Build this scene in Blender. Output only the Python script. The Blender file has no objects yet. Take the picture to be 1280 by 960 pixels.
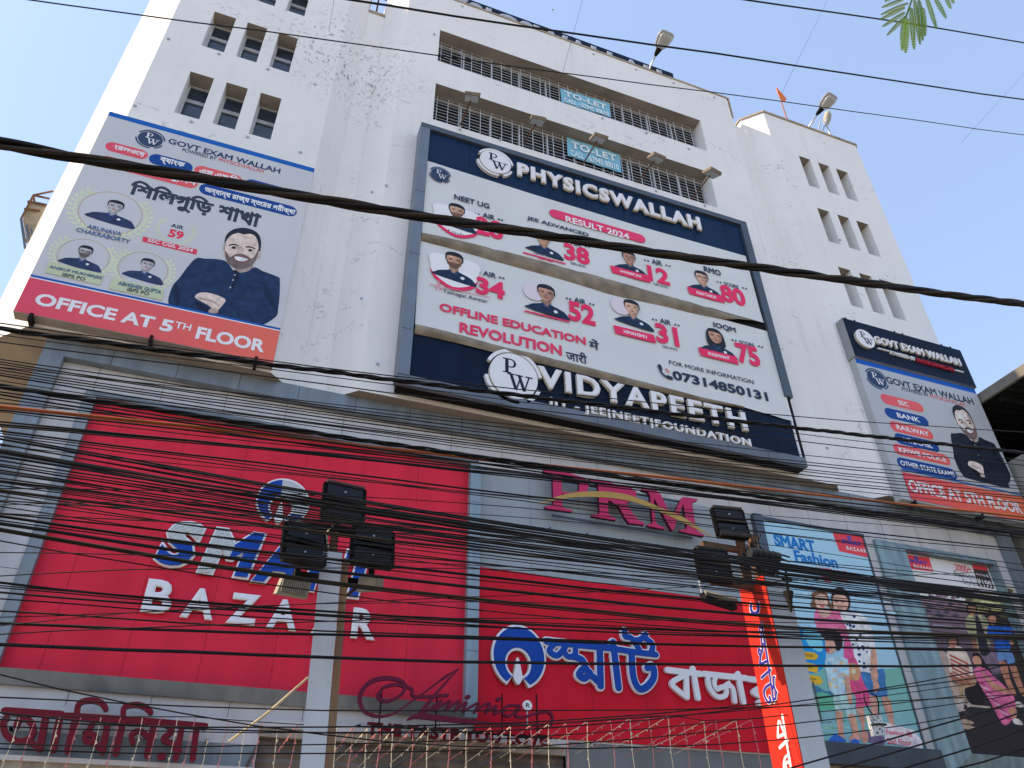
import bpy, bmesh, math, random
from mathutils import Vector, Matrix
random.seed(7)
sc = bpy.context.scene
COL = sc.collection
R_ = math.radians

# ---------------------------------------------------------------- camera, sky, sun, exposure
YAW, PIT, ROL, FPX = R_(-21.215), R_(35.61), R_(-0.68), 965.9
CAMP = Vector((0, 0, 1.6))
def _cam_axes():
    Rz = Matrix.Rotation(YAW, 3, 'Z'); Rx = Matrix.Rotation(PIT, 3, 'X')
    r = Rz @ Rx @ Vector((1, 0, 0)); u = Rz @ Rx @ Vector((0, 0, 1)); f = Rz @ Rx @ Vector((0, 1, 0))
    c, s = math.cos(ROL), math.sin(ROL)
    return r * c + u * s, u * c - r * s, f
CR, CU, CF = _cam_axes()
cam = bpy.data.cameras.new('camera'); camo = bpy.data.objects.new('camera', cam); COL.objects.link(camo)
cam.sensor_width = 36; cam.lens = FPX / 1280 * 36; cam.clip_start = 0.05; cam.clip_end = 3000
m4 = Matrix((CR, CU, -CF)).transposed().to_4x4(); m4.translation = CAMP
camo.matrix_world = m4
sc.camera = camo

SUN_EL, SUN_AZ = R_(48), R_(-82)          # azimuth measured from +Y towards +X
SUN_DIR = Vector((math.sin(SUN_AZ) * math.cos(SUN_EL), math.cos(SUN_AZ) * math.cos(SUN_EL), math.sin(SUN_EL)))
world = bpy.data.worlds.new('World'); sc.world = world; world.use_nodes = True
wn = world.node_tree; bg = wn.nodes['Background']
sky = wn.nodes.new('ShaderNodeTexSky'); sky.sky_type = 'NISHITA'; sky.sun_disc = False
sky.sun_elevation = SUN_EL; sky.sun_rotation = SUN_AZ; sky.dust_density = 0.7; sky.air_density = 1.0; sky.ozone_density = 1.4
veil = wn.nodes.new('ShaderNodeMix'); veil.data_type = 'RGBA'; veil.inputs[0].default_value = 0.62; veil.inputs[7].default_value = (0.96, 1.18, 1.70, 1)   # thin high haze over the whole sky
wn.links.new(sky.outputs[0], veil.inputs[6]); wn.links.new(veil.outputs[2], bg.inputs[0]); bg.inputs[1].default_value = 0.15
sun = bpy.data.lights.new('sun', 'SUN'); sun.energy = 2.3; sun.angle = R_(0.5); sun.color = (1, 0.80, 0.56)
suno = bpy.data.objects.new('sun', sun); COL.objects.link(suno)
suno.rotation_euler = (-SUN_DIR).to_track_quat('-Z', 'Y').to_euler()
sc.view_settings.view_transform = 'Standard'; sc.view_settings.look = 'None'
sc.view_settings.gamma = 1; sc.view_settings.exposure = 1.68

# ---------------------------------------------------------------- helpers
def ray(px, py):
    return CF + CR * ((px - 640) / FPX) - CU * ((py - 480) / FPX)
def at(px, py, Y):                         # the point of the vertical plane y = Y seen at a pixel of the survey photo
    d = ray(px, py); return CAMP + d * (Y / d.y)
def atz(px, py, z):
    d = ray(px, py); return CAMP + d * ((z - CAMP.z) / d.z)
def cp(ox, oy, s, pts): return [(ox + x / s, oy + y / s) for x, y in pts]

class Plane:
    def __init__(s, o, u, v):
        s.o, s.u, s.v = Vector(o), Vector(u), Vector(v); s.n = s.u.cross(s.v)
    def P(s, u, v, d=0.0): return s.o + s.u * u + s.v * v + s.n * d
    def uv(s, px, py):
        d = ray(px, py); t = (s.o - CAMP).dot(s.n) / d.dot(s.n); q = CAMP + d * t - s.o
        return q.dot(s.u), q.dot(s.v)
    def uvs(s, pts): return [s.uv(*p) for p in pts]
def FY(y): return Plane((0, y, 0), (1, 0, 0), (0, 0, 1))

def smooth(pts, n=4, closed=True):
    out = []; N = len(pts)
    rng = range(N) if closed else range(N - 1)
    for i in rng:
        if closed: p0, p1, p2, p3 = (pts[(i + k - 1) % N] for k in range(4))
        else: p0, p1, p2, p3 = (pts[min(max(i + k - 1, 0), N - 1)] for k in range(4))
        for j in range(n):
            t = j / n
            out.append(tuple(0.5 * (2 * b + (c - a) * t + (2 * a - 5 * b + 4 * c - d) * t * t + (3 * b - a - 3 * c + d) * t ** 3)
                             for a, b, c, d in zip(p0, p1, p2, p3)))
    if not closed: out.append(tuple(pts[-1]))
    return out

class MB:
    def __init__(s): s.v = []; s.f = []; s.m = []; s.mats = []; s.q = 0
    def mi(s, m):
        if m not in s.mats: s.mats.append(m)
        return s.mats.index(m)
    def face(s, vs, m):
        b = len(s.v); s.v += [tuple(v) for v in vs]; s.f.append(list(range(b, b + len(vs)))); s.m.append(s.mi(m))
    def mesh(s, vs, fs, m):
        b = len(s.v); s.v += [tuple(v) for v in vs]; k = s.mi(m)
        for f in fs: s.f.append([i + b for i in f]); s.m.append(k)
    def box(s, a, b, m):
        x0, y0, z0 = (min(a[i], b[i]) for i in range(3)); x1, y1, z1 = (max(a[i], b[i]) for i in range(3))
        s.mesh([(x0, y0, z0), (x1, y0, z0), (x1, y1, z0), (x0, y1, z0), (x0, y0, z1), (x1, y0, z1), (x1, y1, z1), (x0, y1, z1)],
               [(0, 3, 2, 1), (4, 5, 6, 7), (0, 1, 5, 4), (1, 2, 6, 5), (2, 3, 7, 6), (3, 0, 4, 7)], m)
    def obox(s, c, ax, ay, az, m):         # oriented box: centre and three half-axis vectors
        c, ax, ay, az = map(Vector, (c, ax, ay, az))
        vs = [c + ax * i + ay * j + az * k for k in (-1, 1) for i, j in ((-1, -1), (1, -1), (1, 1), (-1, 1))]
        s.mesh(vs, [(0, 3, 2, 1), (4, 5, 6, 7), (0, 1, 5, 4), (1, 2, 6, 5), (2, 3, 7, 6), (3, 0, 4, 7)], m)
    def tube(s, pts, r, m, n=6, r2=None, cap=True):
        pts = [Vector(p) for p in pts]; N = len(pts); vs = []; fs = []; ref = None
        for i, p in enumerate(pts):
            t = (pts[min(i + 1, N - 1)] - pts[max(i - 1, 0)]).normalized()
            if ref is None: ref = t.orthogonal().normalized()
            ref = (ref - t * ref.dot(t)).normalized(); b = t.cross(ref)
            rr = r if r2 is None else r + (r2 - r) * i / max(N - 1, 1)
            for k in range(n):
                a = 2 * math.pi * k / n; vs.append(p + (ref * math.cos(a) + b * math.sin(a)) * rr)
        for i in range(N - 1):
            for k in range(n):
                a, b2 = i * n + k, i * n + (k + 1) % n; fs.append((a, b2, b2 + n, a + n))
        if cap: fs += [tuple(range(n - 1, -1, -1)), tuple(range((N - 1) * n, N * n))]
        s.mesh(vs, fs, m)
    # ---- flat artwork on a plane (layer k stands 3 mm proud per layer)
    def poly(s, pl, uvs, m, k=1):
        s.q += 1; k += (s.q % 45) * 0.02
        s.face([pl.P(u, v, 0.0017 * k) for u, v in uvs], m)
    def art(s, pl, pts, m, k=1, sm=0):     # outline surveyed in photo pixels, laid on the real plane
        if sm: pts = smooth(pts, sm)
        s.poly(pl, pl.uvs(pts), m, k)
    def prism(s, pl, uvs, m, d0, d1, ms=None):
        n = len(uvs); ms = ms or m
        s.face([pl.P(u, v, d1) for u, v in uvs], m)
        a = [pl.P(u, v, d0) for u, v in uvs]; b = [pl.P(u, v, d1) for u, v in uvs]
        for i in range(n):
            j = (i + 1) % n; s.face([a[i], a[j], b[j], b[i]], ms)
    def ell(s, pl, c, ru, rv, m, k=1, n=28, a0=0, a1=2 * math.pi):
        s.poly(pl, [(c[0] + ru * math.cos(a0 + (a1 - a0) * i / n), c[1] + rv * math.sin(a0 + (a1 - a0) * i / n)) for i in range(n)], m, k)
    def ring(s, pl, c, r0, r1, m, k=1, a0=0, a1=2 * math.pi, n=40, d0=None, d1=None, sv=1.0):
        A = [a0 + (a1 - a0) * i / n for i in range(n + 1)]
        for i in range(n):
            q = [(c[0] + r * math.cos(t), c[1] + sv * r * math.sin(t)) for r, t in ((r0, A[i]), (r1, A[i]), (r1, A[i + 1]), (r0, A[i + 1]))]
            if d1 is None: s.poly(pl, q, m, k)
            else: s.prism(pl, q, m, d0, d1)
    def stroke(s, pl, uvs, w, m, d, taper=None, d0=None):      # a flat brush stroke with round ends
        if len(uvs) > 2: uvs = smooth(uvs, 5, False)
        N = len(uvs); L = []; Rr = []; ws = [w * (taper(i / (N - 1)) if taper else 1) for i in range(N)]
        for i, (x, y) in enumerate(uvs):
            a, b = uvs[max(i - 1, 0)], uvs[min(i + 1, N - 1)]
            tx, ty = b[0] - a[0], b[1] - a[1]; l = math.hypot(tx, ty) or 1; nx, ny = -ty / l, tx / l
            L.append((x + nx * ws[i] / 2, y + ny * ws[i] / 2)); Rr.append((x - nx * ws[i] / 2, y - ny * ws[i] / 2))
        def cap(i, sgn):
            a, b = (uvs[0], uvs[1]) if sgn < 0 else (uvs[-2], uvs[-1])
            an = math.atan2(b[1] - a[1], b[0] - a[0]); c = uvs[0] if sgn < 0 else uvs[-1]; r = ws[i] / 2
            st = an + math.pi / 2 if sgn < 0 else an - math.pi / 2
            return [(c[0] + r * math.cos(st + math.pi * t / 6), c[1] + r * math.sin(st + math.pi * t / 6)) for t in range(1, 6)]
        out = Rr + cap(-1, 1) + L[::-1] + cap(0, -1)
        quads = [(Rr[i], Rr[i + 1], L[i + 1], L[i]) for i in range(N - 1)]
        for i, q in enumerate(quads): s.face([pl.P(u, v, d + i * .00013) for u, v in q], m)
        s.face([pl.P(u, v, d + N * .00013) for u, v in [Rr[-1]] + cap(-1, 1) + [L[-1]]], m)
        s.face([pl.P(u, v, d) for u, v in [L[0]] + cap(0, -1) + [Rr[0]]], m)
        if d0 is not None:
            n = len(out)
            for i in range(n):
                j = (i + 1) % n
                s.face([pl.P(*out[i], d0), pl.P(*out[j], d0), pl.P(*out[j], d), pl.P(*out[i], d)], m)
    # ---- lettering
    def text(s, pl, body, bl, br, tl, m, k=1, off=0.0, depth=0.0, shear=0.0, bengali=0.0, sp=1.0, uv=False, mside=None, base=None, split=None):
        c = bpy.data.curves.new('lettering', 'FONT'); c.body = body; c.space_character = sp; c.shear = shear; c.resolution_u = 3
        if bengali: c.fill_mode = 'NONE'; c.bevel_depth = bengali; c.bevel_resolution = 0
        else:
            c.bevel_depth = off * .8; c.bevel_resolution = 0
            if depth: c.extrude = 0.05
        o = bpy.data.objects.new('lettering', c); me = bpy.data.meshes.new_from_object(o)
        V = [v.co.copy() for v in me.vertices]; F = [tuple(p.vertices) for p in me.polygons]; Nz = [p.normal.z for p in me.polygons]
        bpy.data.objects.remove(o); bpy.data.curves.remove(c); bpy.data.meshes.remove(me)
        if not V: return
        if uv: p0, p1, p2 = bl, br, tl
        else: p0, p1, p2 = pl.uv(*bl), pl.uv(*br), pl.uv(*tl)
        u0, u1 = p0[0], p1[0]; v0 = (p0[1] + p1[1]) / 2 if abs(p0[1] - p1[1]) < 0.5 else p0[1]
        v1 = v0 + (p2[1] - p0[1])
        xs = [q.x for q in V]; ys = [q.y for q in V]; zs = [q.z for q in V]
        x0, x1, y0, y1, z0, z1 = min(xs), max(xs), min(ys), max(ys), min(zs), max(zs)
        dd = depth if depth else (0.0012 if (bengali or off) else 0.0); s.q += 1; b0 = 0.0017 * (k + (s.q % 45) * 0.02) if base is None else base
        W = [pl.P(u0 + (q.x - x0) / (x1 - x0) * (u1 - u0), v0 + (q.y - y0) / (y1 - y0) * (v1 - v0),
                  b0 + ((q.z - z0) / (z1 - z0) * dd if z1 > z0 else 0)) for q in V]
        b = len(s.v); s.v += [tuple(w) for w in W]
        for f, nz in zip(F, Nz):
            mm = m
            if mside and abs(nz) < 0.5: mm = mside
            if split: mm = split(sum((V[i].x - x0) / (x1 - x0) for i in f) / len(f), sum((V[i].y - y0) / (y1 - y0) for i in f) / len(f), mm)
            s.f.append([i + b for i in f]); s.m.append(s.mi(mm))
    def build(s, name, parent=None, smooth_=False):
        me = bpy.data.meshes.new(name); me.from_pydata(s.v, [], s.f)
        for mt in s.mats: me.materials.append(mt)
        me.polygons.foreach_set('material_index', s.m)
        if smooth_: me.polygons.foreach_set('use_smooth', [True] * len(s.f))
        me.update()
        o = bpy.data.objects.new(name, me); COL.objects.link(o)
        if parent is not None:
            o.parent = parent; o.matrix_parent_inverse = parent.matrix_world.inverted()
        return o

def tag(o, label=None, cat=None, group=None, kind=None):
    if label: o['label'] = label
    if cat: o['category'] = cat
    if group: o['group'] = group
    if kind: o['kind'] = kind
    return o
def empty(name, loc, label, cat, group=None):
    o = bpy.data.objects.new(name, None); COL.objects.link(o); o.location = loc; o.empty_display_size = 0.3
    o.matrix_world = Matrix.Translation(loc)
    return tag(o, label, cat, group)

# ---------------------------------------------------------------- materials
def lin(c):
    return tuple((x / 255 / 12.92) if x / 255 <= 0.04045 else ((x / 255 + 0.055) / 1.055) ** 2.4 for x in c)
_pm = {}
def pm(name, col, rough=0.6, var=0.10, scale=1.5, metal=0.0, spec=0.16, streak=False, bump=0.0):
    if name in _pm: return _pm[name]
    m = bpy.data.materials.new(name); m.use_nodes = True; nt = m.node_tree; b = nt.nodes['Principled BSDF']
    b.inputs['Roughness'].default_value = rough; b.inputs['Metallic'].default_value = metal
    b.inputs['Specular IOR Level'].default_value = spec
    tc = nt.nodes.new('ShaderNodeTexCoord'); mp = nt.nodes.new('ShaderNodeMapping')
    nt.links.new(tc.outputs['Object'], mp.inputs[0])
    if streak: mp.inputs['Scale'].default_value = (3.0, 3.0, 0.35)
    no = nt.nodes.new('ShaderNodeTexNoise'); no.inputs['Scale'].default_value = scale; no.inputs['Detail'].default_value = 6
    nt.links.new(mp.outputs[0], no.inputs[0])
    rp = nt.nodes.new('ShaderNodeMapRange'); rp.inputs[1].default_value = 0.3; rp.inputs[2].default_value = 0.7
    rp.inputs[3].default_value = 1 - var; rp.inputs[4].default_value = 1 + var * 0.6
    nt.links.new(no.outputs[0], rp.inputs[0])
    mx = nt.nodes.new('ShaderNodeVectorMath'); mx.operation = 'SCALE'; mx.inputs[0].default_value = col[:3]
    nt.links.new(rp.outputs[0], mx.inputs['Scale']); nt.links.new(mx.outputs[0], b.inputs['Base Color'])
    if bump:
        bp = nt.nodes.new('ShaderNodeBump'); bp.inputs['Strength'].default_value = bump; bp.inputs['Distance'].default_value = 0.05
        nt.links.new(no.outputs[0], bp.inputs['Height']); nt.links.new(bp.outputs[0], b.inputs['Normal'])
    _pm[name] = m; return m
KR, KG, KB = 1.30, 1.24, 1.16
def alb(r, g, b):
    l = lin((r, g, b)); return (min(l[0] * KR, 0.85), min(l[1] * KG, 0.85), min(l[2] * KB, 0.85))
def ink(r, g, b, rough=0.55):              # a printed colour, as it reads on the sign
    return pm('print_%d_%d_%d' % (r, g, b), alb(r, g, b), rough, 0.04, 2.0)
def pho(r, g, b):                          # ink of a printed photograph: uneven, like cloth and skin are
    return pm('photo_print_%d_%d_%d' % (r, g, b), alb(r, g, b), 0.5, 0.30, 7.0)
def gradm(name, c0, c1, axis, a, b_, rough=0.5):   # printed two-colour gradient along a world axis
    m = bpy.data.materials.new(name); m.use_nodes = True; nt = m.node_tree; b = nt.nodes['Principled BSDF']; b.inputs['Roughness'].default_value = rough
    tc = nt.nodes.new('ShaderNodeTexCoord'); sx = nt.nodes.new('ShaderNodeSeparateXYZ'); mr = nt.nodes.new('ShaderNodeMapRange')
    nt.links.new(tc.outputs['Object'], sx.inputs[0]); nt.links.new(sx.outputs[axis], mr.inputs[0])
    mr.inputs[1].default_value = a; mr.inputs[2].default_value = b_
    mx = nt.nodes.new('ShaderNodeMix'); mx.data_type = 'RGBA'; mx.inputs[6].default_value = (*alb(*c0), 1); mx.inputs[7].default_value = (*alb(*c1), 1)
    nt.links.new(mr.outputs[0], mx.inputs[0]); nt.links.new(mx.outputs[2], b.inputs['Base Color'])
    return m

def wall_paint(name, col, crack=1.0):
    m = bpy.data.materials.new(name); m.use_nodes = True; nt = m.node_tree; N = nt.nodes.new; L = nt.links.new
    b = nt.nodes['Principled BSDF']; b.inputs['Roughness'].default_value = 0.85; b.inputs['Specular IOR Level'].default_value = 0.2
    tc = N('ShaderNodeTexCoord')
    def noise(scale, detail, mapscale=(1, 1, 1), rough=0.6, dist=0.0):
        mp = N('ShaderNodeMapping'); mp.inputs['Scale'].default_value = mapscale; L(tc.outputs['Object'], mp.inputs[0])
        n = N('ShaderNodeTexNoise'); n.inputs['Scale'].default_value = scale; n.inputs['Detail'].default_value = detail
        n.inputs['Roughness'].default_value = rough; n.inputs['Distortion'].default_value = dist
        L(mp.outputs[0], n.inputs[0]); return n.outputs[0]
    def rng(x, a, b_, c=0.0, d=1.0):
        r = N('ShaderNodeMapRange'); r.inputs[1].default_value = a; r.inputs[2].default_value = b_; r.inputs[3].default_value = c; r.inputs[4].default_value = d
        L(x, r.inputs[0]); return r.outputs[0]
    def mul(a, b_):
        q = N('ShaderNodeMath'); q.operation = 'MULTIPLY'
        for i, x in enumerate((a, b_)):
            if isinstance(x, (int, float)): q.inputs[i].default_value = x
            else: L(x, q.inputs[i])
        return q.outputs[0]
    def mixc(fac, c0, c1):
        q = N('ShaderNodeMix'); q.data_type = 'RGBA'; L(fac, q.inputs[0])
        for i, x in ((6, c0), (7, c1)):
            if isinstance(x, tuple): q.inputs[i].default_value = (*x, 1)
            else: L(x, q.inputs[i])
        return q.outputs[2]
    base = mixc(rng(noise(0.35, 5), 0.35, 0.7), col, tuple(c * 0.93 for c in col))
    # rain streaks: narrow across, long down the wall
    st = mul(rng(noise(1.0, 6, (5, 5, 0.22)), 0.52, 0.75), rng(noise(0.3, 3), 0.4, 0.65, 0, 0.5))
    base = mixc(st, base, tuple(c * 0.72 for c in (col[0], col[1] * 0.99, col[2] * 0.97)))
    # hairline cracks: contour lines of stretched noise, broken up and kept to patches
    def cracks(scale, ms, width, lo, hi, loc):
        mp = N('ShaderNodeMapping'); mp.inputs['Scale'].default_value = ms; mp.inputs['Location'].default_value = loc; L(tc.outputs['Object'], mp.inputs[0])
        n = N('ShaderNodeTexNoise'); n.inputs['Scale'].default_value = scale; n.inputs['Detail'].default_value = 9; n.inputs['Roughness'].default_value = 0.62; L(mp.outputs[0], n.inputs[0])
        s_ = N('ShaderNodeMath'); s_.operation = 'SUBTRACT'; L(n.outputs[0], s_.inputs[0]); s_.inputs[1].default_value = 0.5
        ab = N('ShaderNodeMath'); ab.operation = 'ABSOLUTE'; L(s_.outputs[0], ab.inputs[0])
        brk = rng(noise(3.2, 5, (1, 1, 1), 0.7), 0.47, 0.53)
        return mul(mul(rng(ab.outputs[0], 0.0, width, 1, 0), brk), rng(noise(0.4, 4, (1, 1, 1.5), 0.6, 0.5), lo, hi))
    ck = cracks(0.55, (0.6, 0.6, 1.5), 0.0075, 0.50, 0.58, (3, 1, 7)); ck2 = cracks(0.9, (1.2, 1.2, 0.8), 0.008, 0.56, 0.64, (9, 4, 2))
    base = mixc(mul(ck, 0.5 * crack), base, (0.05, 0.05, 0.055))
    base = mixc(mul(ck2, 0.2 * crack), base, (0.07, 0.07, 0.075))
    # black mould blotches
    sxyz = N('ShaderNodeSeparateXYZ'); L(tc.outputs['Object'], sxyz.inputs[0])
    hi = rng(sxyz.outputs[2], 15.0, 27.0, 0.0, 1.0)
    mo = mul(rng(noise(5.0, 9, (1.0, 1.0, 2.2), 0.72, 0.6), 0.63, 0.68), mul(rng(noise(0.5, 3), 0.52, 0.66), hi))
    base = mixc(mul(mo, 0.75 * crack), base, (0.035, 0.035, 0.04))
    dv = N('ShaderNodeVectorMath'); dv.operation = 'DISTANCE'; L(tc.outputs['Object'], dv.inputs[0]); dv.inputs[1].default_value = (0.3, 14.3, 23.3)
    mo2 = mul(rng(noise(7.0, 9, (1.0, 1.0, 0.8), 0.75, 0.8), 0.55, 0.60), rng(dv.outputs['Value'], 0.6, 2.9, 1, 0))
    base = mixc(mul(mo2, 0.8 * crack), base, (0.035, 0.035, 0.04))
    L(base, b.inputs['Base Color'])
    bp = N('ShaderNodeBump'); bp.inputs['Strength'].default_value = 0.12; bp.inputs['Distance'].default_value = 0.03
    L(noise(6, 6), bp.inputs['Height']); L(bp.outputs[0], b.inputs['Normal'])
    return m

WHITE = wall_paint('white_wall_paint', (0.85, 0.83, 0.79))
BUFF = pm('buff_surface', (0.32, 0.28, 0.23), 0.9, 0.22, 1.2, bump=0.2)  # one buff tone for soffits, window heads and podium sides
COPING = pm('weathered_coping', (0.42, 0.36, 0.28), 0.9, 0.3, 3)
BAND = pm('bluegrey_cladding', (0.22, 0.255, 0.28), 0.42, 0.22, 1.1, metal=0.25, streak=True)
PALE = pm('pale_cladding', (0.57, 0.56, 0.555), 0.45, 0.13, 0.9, streak=True)
GREYACP = pm('grey_cladding', (0.33, 0.37, 0.39), 0.4, 0.10, 0.8, streak=True)
REDACP = pm('red_cladding', (0.74, 0.026, 0.056), 0.6, 0.14, 0.7, streak=True)
SEAM = pm('dark_seam', (0.05, 0.04, 0.05), 0.8, 0.1)
STEELFR = pm('bluegrey_steel', (0.095, 0.12, 0.15), 0.45, 0.15, 2, metal=0.3)
NAVY = pm('navy_board', (0.005, 0.014, 0.036), 0.55, 0.25, 0.8, spec=0.10)
DARK = pm('dark_void', (0.012, 0.012, 0.013), 0.9, 0.1)  # near-black for dark parts, and for shade painted into hollows
FLEX = pm('white_flex_banner', (0.70, 0.71, 0.69), 0.5, 0.05, 0.6)
LETW = pm('white_letter_face', (0.82, 0.81, 0.82), 0.35, 0.04, 2)
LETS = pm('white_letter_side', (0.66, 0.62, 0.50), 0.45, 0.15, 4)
FOLD = pm('folded_canvas', (0.27, 0.22, 0.16), 0.85, 0.35, 2.5, bump=0.4)
GLASS = pm('window_glass', (0.035, 0.055, 0.08), 0.12, 0.4, 2.0, spec=0.6)
ALU = pm('white_bars', (0.62, 0.64, 0.66), 0.5, 0.2, 4)
STEEL = pm('galvanised_steel', (0.45, 0.46, 0.46), 0.4, 0.2, 6, metal=0.6)
BLACKP = pm('black_rubber', (0.012, 0.012, 0.013), 0.55, 0.3, 4)
RUST = pm('rusty_steel', (0.16, 0.085, 0.05), 0.85, 0.4, 6)
BLUE = pm('blue_letter_face', (0.006, 0.060, 0.36), 0.3, 0.1, 2)
MAROON = pm('maroon_letter_face', (0.16, 0.008, 0.02), 0.5, 0.15, 2)
PINK = pm('magenta_letter_face', (0.55, 0.03, 0.12), 0.35, 0.06, 2)
GOLD = pm('gold_letter_face', (0.48, 0.30, 0.08), 0.35, 0.1, 2)
def led_panel():
    m = bpy.data.materials.new('bare_led_strips'); m.use_nodes = True; nt = m.node_tree; b = nt.nodes['Principled BSDF']
    tc = nt.nodes.new('ShaderNodeTexCoord'); mp = nt.nodes.new('ShaderNodeMapping'); mp.inputs['Rotation'].default_value = (math.pi / 2, 0, 0)
    nt.links.new(tc.outputs['Object'], mp.inputs[0])
    br = nt.nodes.new('ShaderNodeTexBrick'); br.inputs['Scale'].default_value = 9; br.inputs['Mortar Size'].default_value = 0.035
    br.inputs['Color1'].default_value = (0.26, 0.29, 0.28, 1); br.inputs['Color2'].default_value = (0.40, 0.43, 0.42, 1); br.inputs['Mortar'].default_value = (0.75, 0.78, 0.78, 1)
    nt.links.new(mp.outputs[0], br.inputs[0]); nt.links.new(br.outputs[0], b.inputs['Base Color']); b.inputs['Roughness'].default_value = 0.4
    return m
LED = led_panel()
# ---------------------------------------------------------------- ground
def sheet(name, x0, x1, y0, y1, z, m, kind='structure'):
    b = MB(); b.face([(x0, y0, z), (x1, y0, z), (x1, y1, z), (x0, y1, z)], m); return tag(b.build(name), kind=kind)
sheet('ground', -600, 600, -600, 600, -0.02, pm('dusty_ground', (0.36, 0.31, 0.24), 0.95, 0.25, 0.4))
sheet('road', -300, 300, -9, 8.2, 0.0, pm('asphalt', (0.075, 0.07, 0.065), 0.9, 0.25, 2.0, bump=0.3))
b = MB(); b.box((-300, 8.2, -0.01), (300, 14.3, 0.13), pm('paving', (0.30, 0.27, 0.23), 0.9, 0.25, 1.5)); tag(b.build('pavement'), kind='structure')
b = MB()
for i in range(-20, 20): b.face([(i * 6, -0.6, 0.004), (i * 6 + 3, -0.6, 0.004), (i * 6 + 3, -0.48, 0.004), (i * 6, -0.48, 0.004)], pm('road_paint', (0.7, 0.7, 0.66), 0.8, 0.3, 4))
tag(b.build('road_marking'), kind='structure')

# ---------------------------------------------------------------- the building
bld = empty('commercial_building', (8, 14.4, 0), 'tall white commercial building with stained crazed paint and narrow recessed windows', 'building')
ZS, ZT, ZC = 11.31, 28.5, 28.53
YB = 34.0
WX = [(-3.59, -2.99), (-2.67, -2.12), (-1.78, -1.23)]
WXR = [(17.55, 18.08), (18.46, 18.99), (19.33, 19.90)]
WZ = [(18.54, 20.32), (21.56, 23.30), (24.54, 26.29)]
def wall_holes(mb, x0, x1, z0, z1, y, holes, dep, m, msoff):
    xs = sorted({x0, x1, *[h[0] for h in holes], *[h[1] for h in holes]}); zs = sorted({z0, z1, *[h[2] for h in holes], *[h[3] for h in holes]})
    for i in range(len(xs) - 1):
        for j in range(len(zs) - 1):
            cx, cz = (xs[i] + xs[i + 1]) / 2, (zs[j] + zs[j + 1]) / 2
            if any(h[0] < cx < h[1] and h[2] < cz < h[3] for h in holes): continue
            mb.face([(xs[i], y, zs[j]), (xs[i + 1], y, zs[j]), (xs[i + 1], y, zs[j + 1]), (xs[i], y, zs[j + 1])], m)
    for a, b_, c, d in holes:
        Y = y + dep
        mb.face([(a, y, c), (a, Y, c), (a, Y, d), (a, y, d)], m); mb.face([(b_, y, c), (b_, y, d), (b_, Y, d), (b_, Y, c)], m)
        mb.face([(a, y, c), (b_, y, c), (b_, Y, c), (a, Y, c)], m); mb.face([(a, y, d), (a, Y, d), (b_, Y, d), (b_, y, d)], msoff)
def tower(x0, x1, cl, cr, holes):
    b = MB()
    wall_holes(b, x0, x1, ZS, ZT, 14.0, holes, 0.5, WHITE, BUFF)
    b.face([(x0 - cl, 14 + cl, ZS), (x0, 14, ZS), (x0, 14, ZT), (x0 - cl, 14 + cl, ZT)], WHITE)
    b.face([(x1, 14, ZS), (x1 + cr, 14 + cr, ZS), (x1 + cr, 14 + cr, ZT), (x1, 14, ZT)], WHITE)
    b.face([(x0 - cl, 14 + cl, ZS), (x0 - cl, 14 + cl, ZT), (x0 - cl, YB, ZT), (x0 - cl, YB, ZS)], WHITE)
    b.face([(x1 + cr, 14 + cr, ZS), (x1 + cr, YB, ZS), (x1 + cr, YB, ZT), (x1 + cr, 14 + cr, ZT)], WHITE)
    top = [(x0 - cl, 14 + cl), (x0, 14), (x1, 14), (x1 + cr, 14 + cr), (x1 + cr, YB), (x0 - cl, YB)]
    b.face([(x, y, ZT - 0.9) for x, y in top], COPING)
    b.face([(x0 - cl, YB, ZS), (x0 - cl, YB, ZT), (x1 + cr, YB, ZT), (x1 + cr, YB, ZS)], WHITE)
    o = b.build('tower', bld)
    c = MB()                                # coping: a thin weathered cap a little proud of the wall
    e = 0.05
    out = [(x0 - cl - e, 14 + cl), (x0 - e * .4, 14 - e), (x1 + e * .4, 14 - e), (x1 + cr + e, 14 + cr), (x1 + cr + e, YB), (x0 - cl - e, YB)]
    c.face([(x, y, ZT + 0.09) for x, y in out], COPING); c.face([(x, y, ZT + 0.005) for x, y in out[::-1]], COPING)
    for i in range(6):
        (ax, ay), (bx, by) = out[i], out[(i + 1) % 6]
        c.face([(ax, ay, ZT + 0.005), (bx, by, ZT + 0.005), (bx, by, ZT + 0.09), (ax, ay, ZT + 0.09)], COPING)
    c.build('coping', o)
    return o
hl = [(a, b_, c, d) for a, b_ in WX for c, d in WZ]; hr = [(a, b_, c, d) for a, b_ in WXR for c, d in WZ]
tl = tower(-4.52, 0.0, 1.08, 0.65, hl); tr_ = tower(16.42, 21.05, 0.65, 1.08, hr)
tl['label'] = 'left tower with its outer corner in sunlight'; tr_['label'] = 'right tower carrying a flag and a lamp'
cw = MB()
CH = [(3.0, 13.1, 24.55, 26.36), (3.0, 12.95, 21.49, 23.32)]
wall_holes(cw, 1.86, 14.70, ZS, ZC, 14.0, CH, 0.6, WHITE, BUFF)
cw.face([(1.2, 14.65, ZS), (1.86, 14, ZS), (1.86, 14, ZC), (1.2, 14.65, ZC)], WHITE)
cw.face([(14.70, 14, ZS), (15.35, 14.65, ZS), (15.35, 14.65, ZC), (14.70, 14, ZC)], WHITE)
cw.face([(1.2, 14.66, 26), (1.2, 14.66, ZC), (1.2, YB, ZC), (1.2, YB, 26)], WHITE)
cw.face([(15.35, 14.66, 26), (15.35, YB, 26), (15.35, YB, ZC), (15.35, 14.66, ZC)], WHITE)
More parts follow.
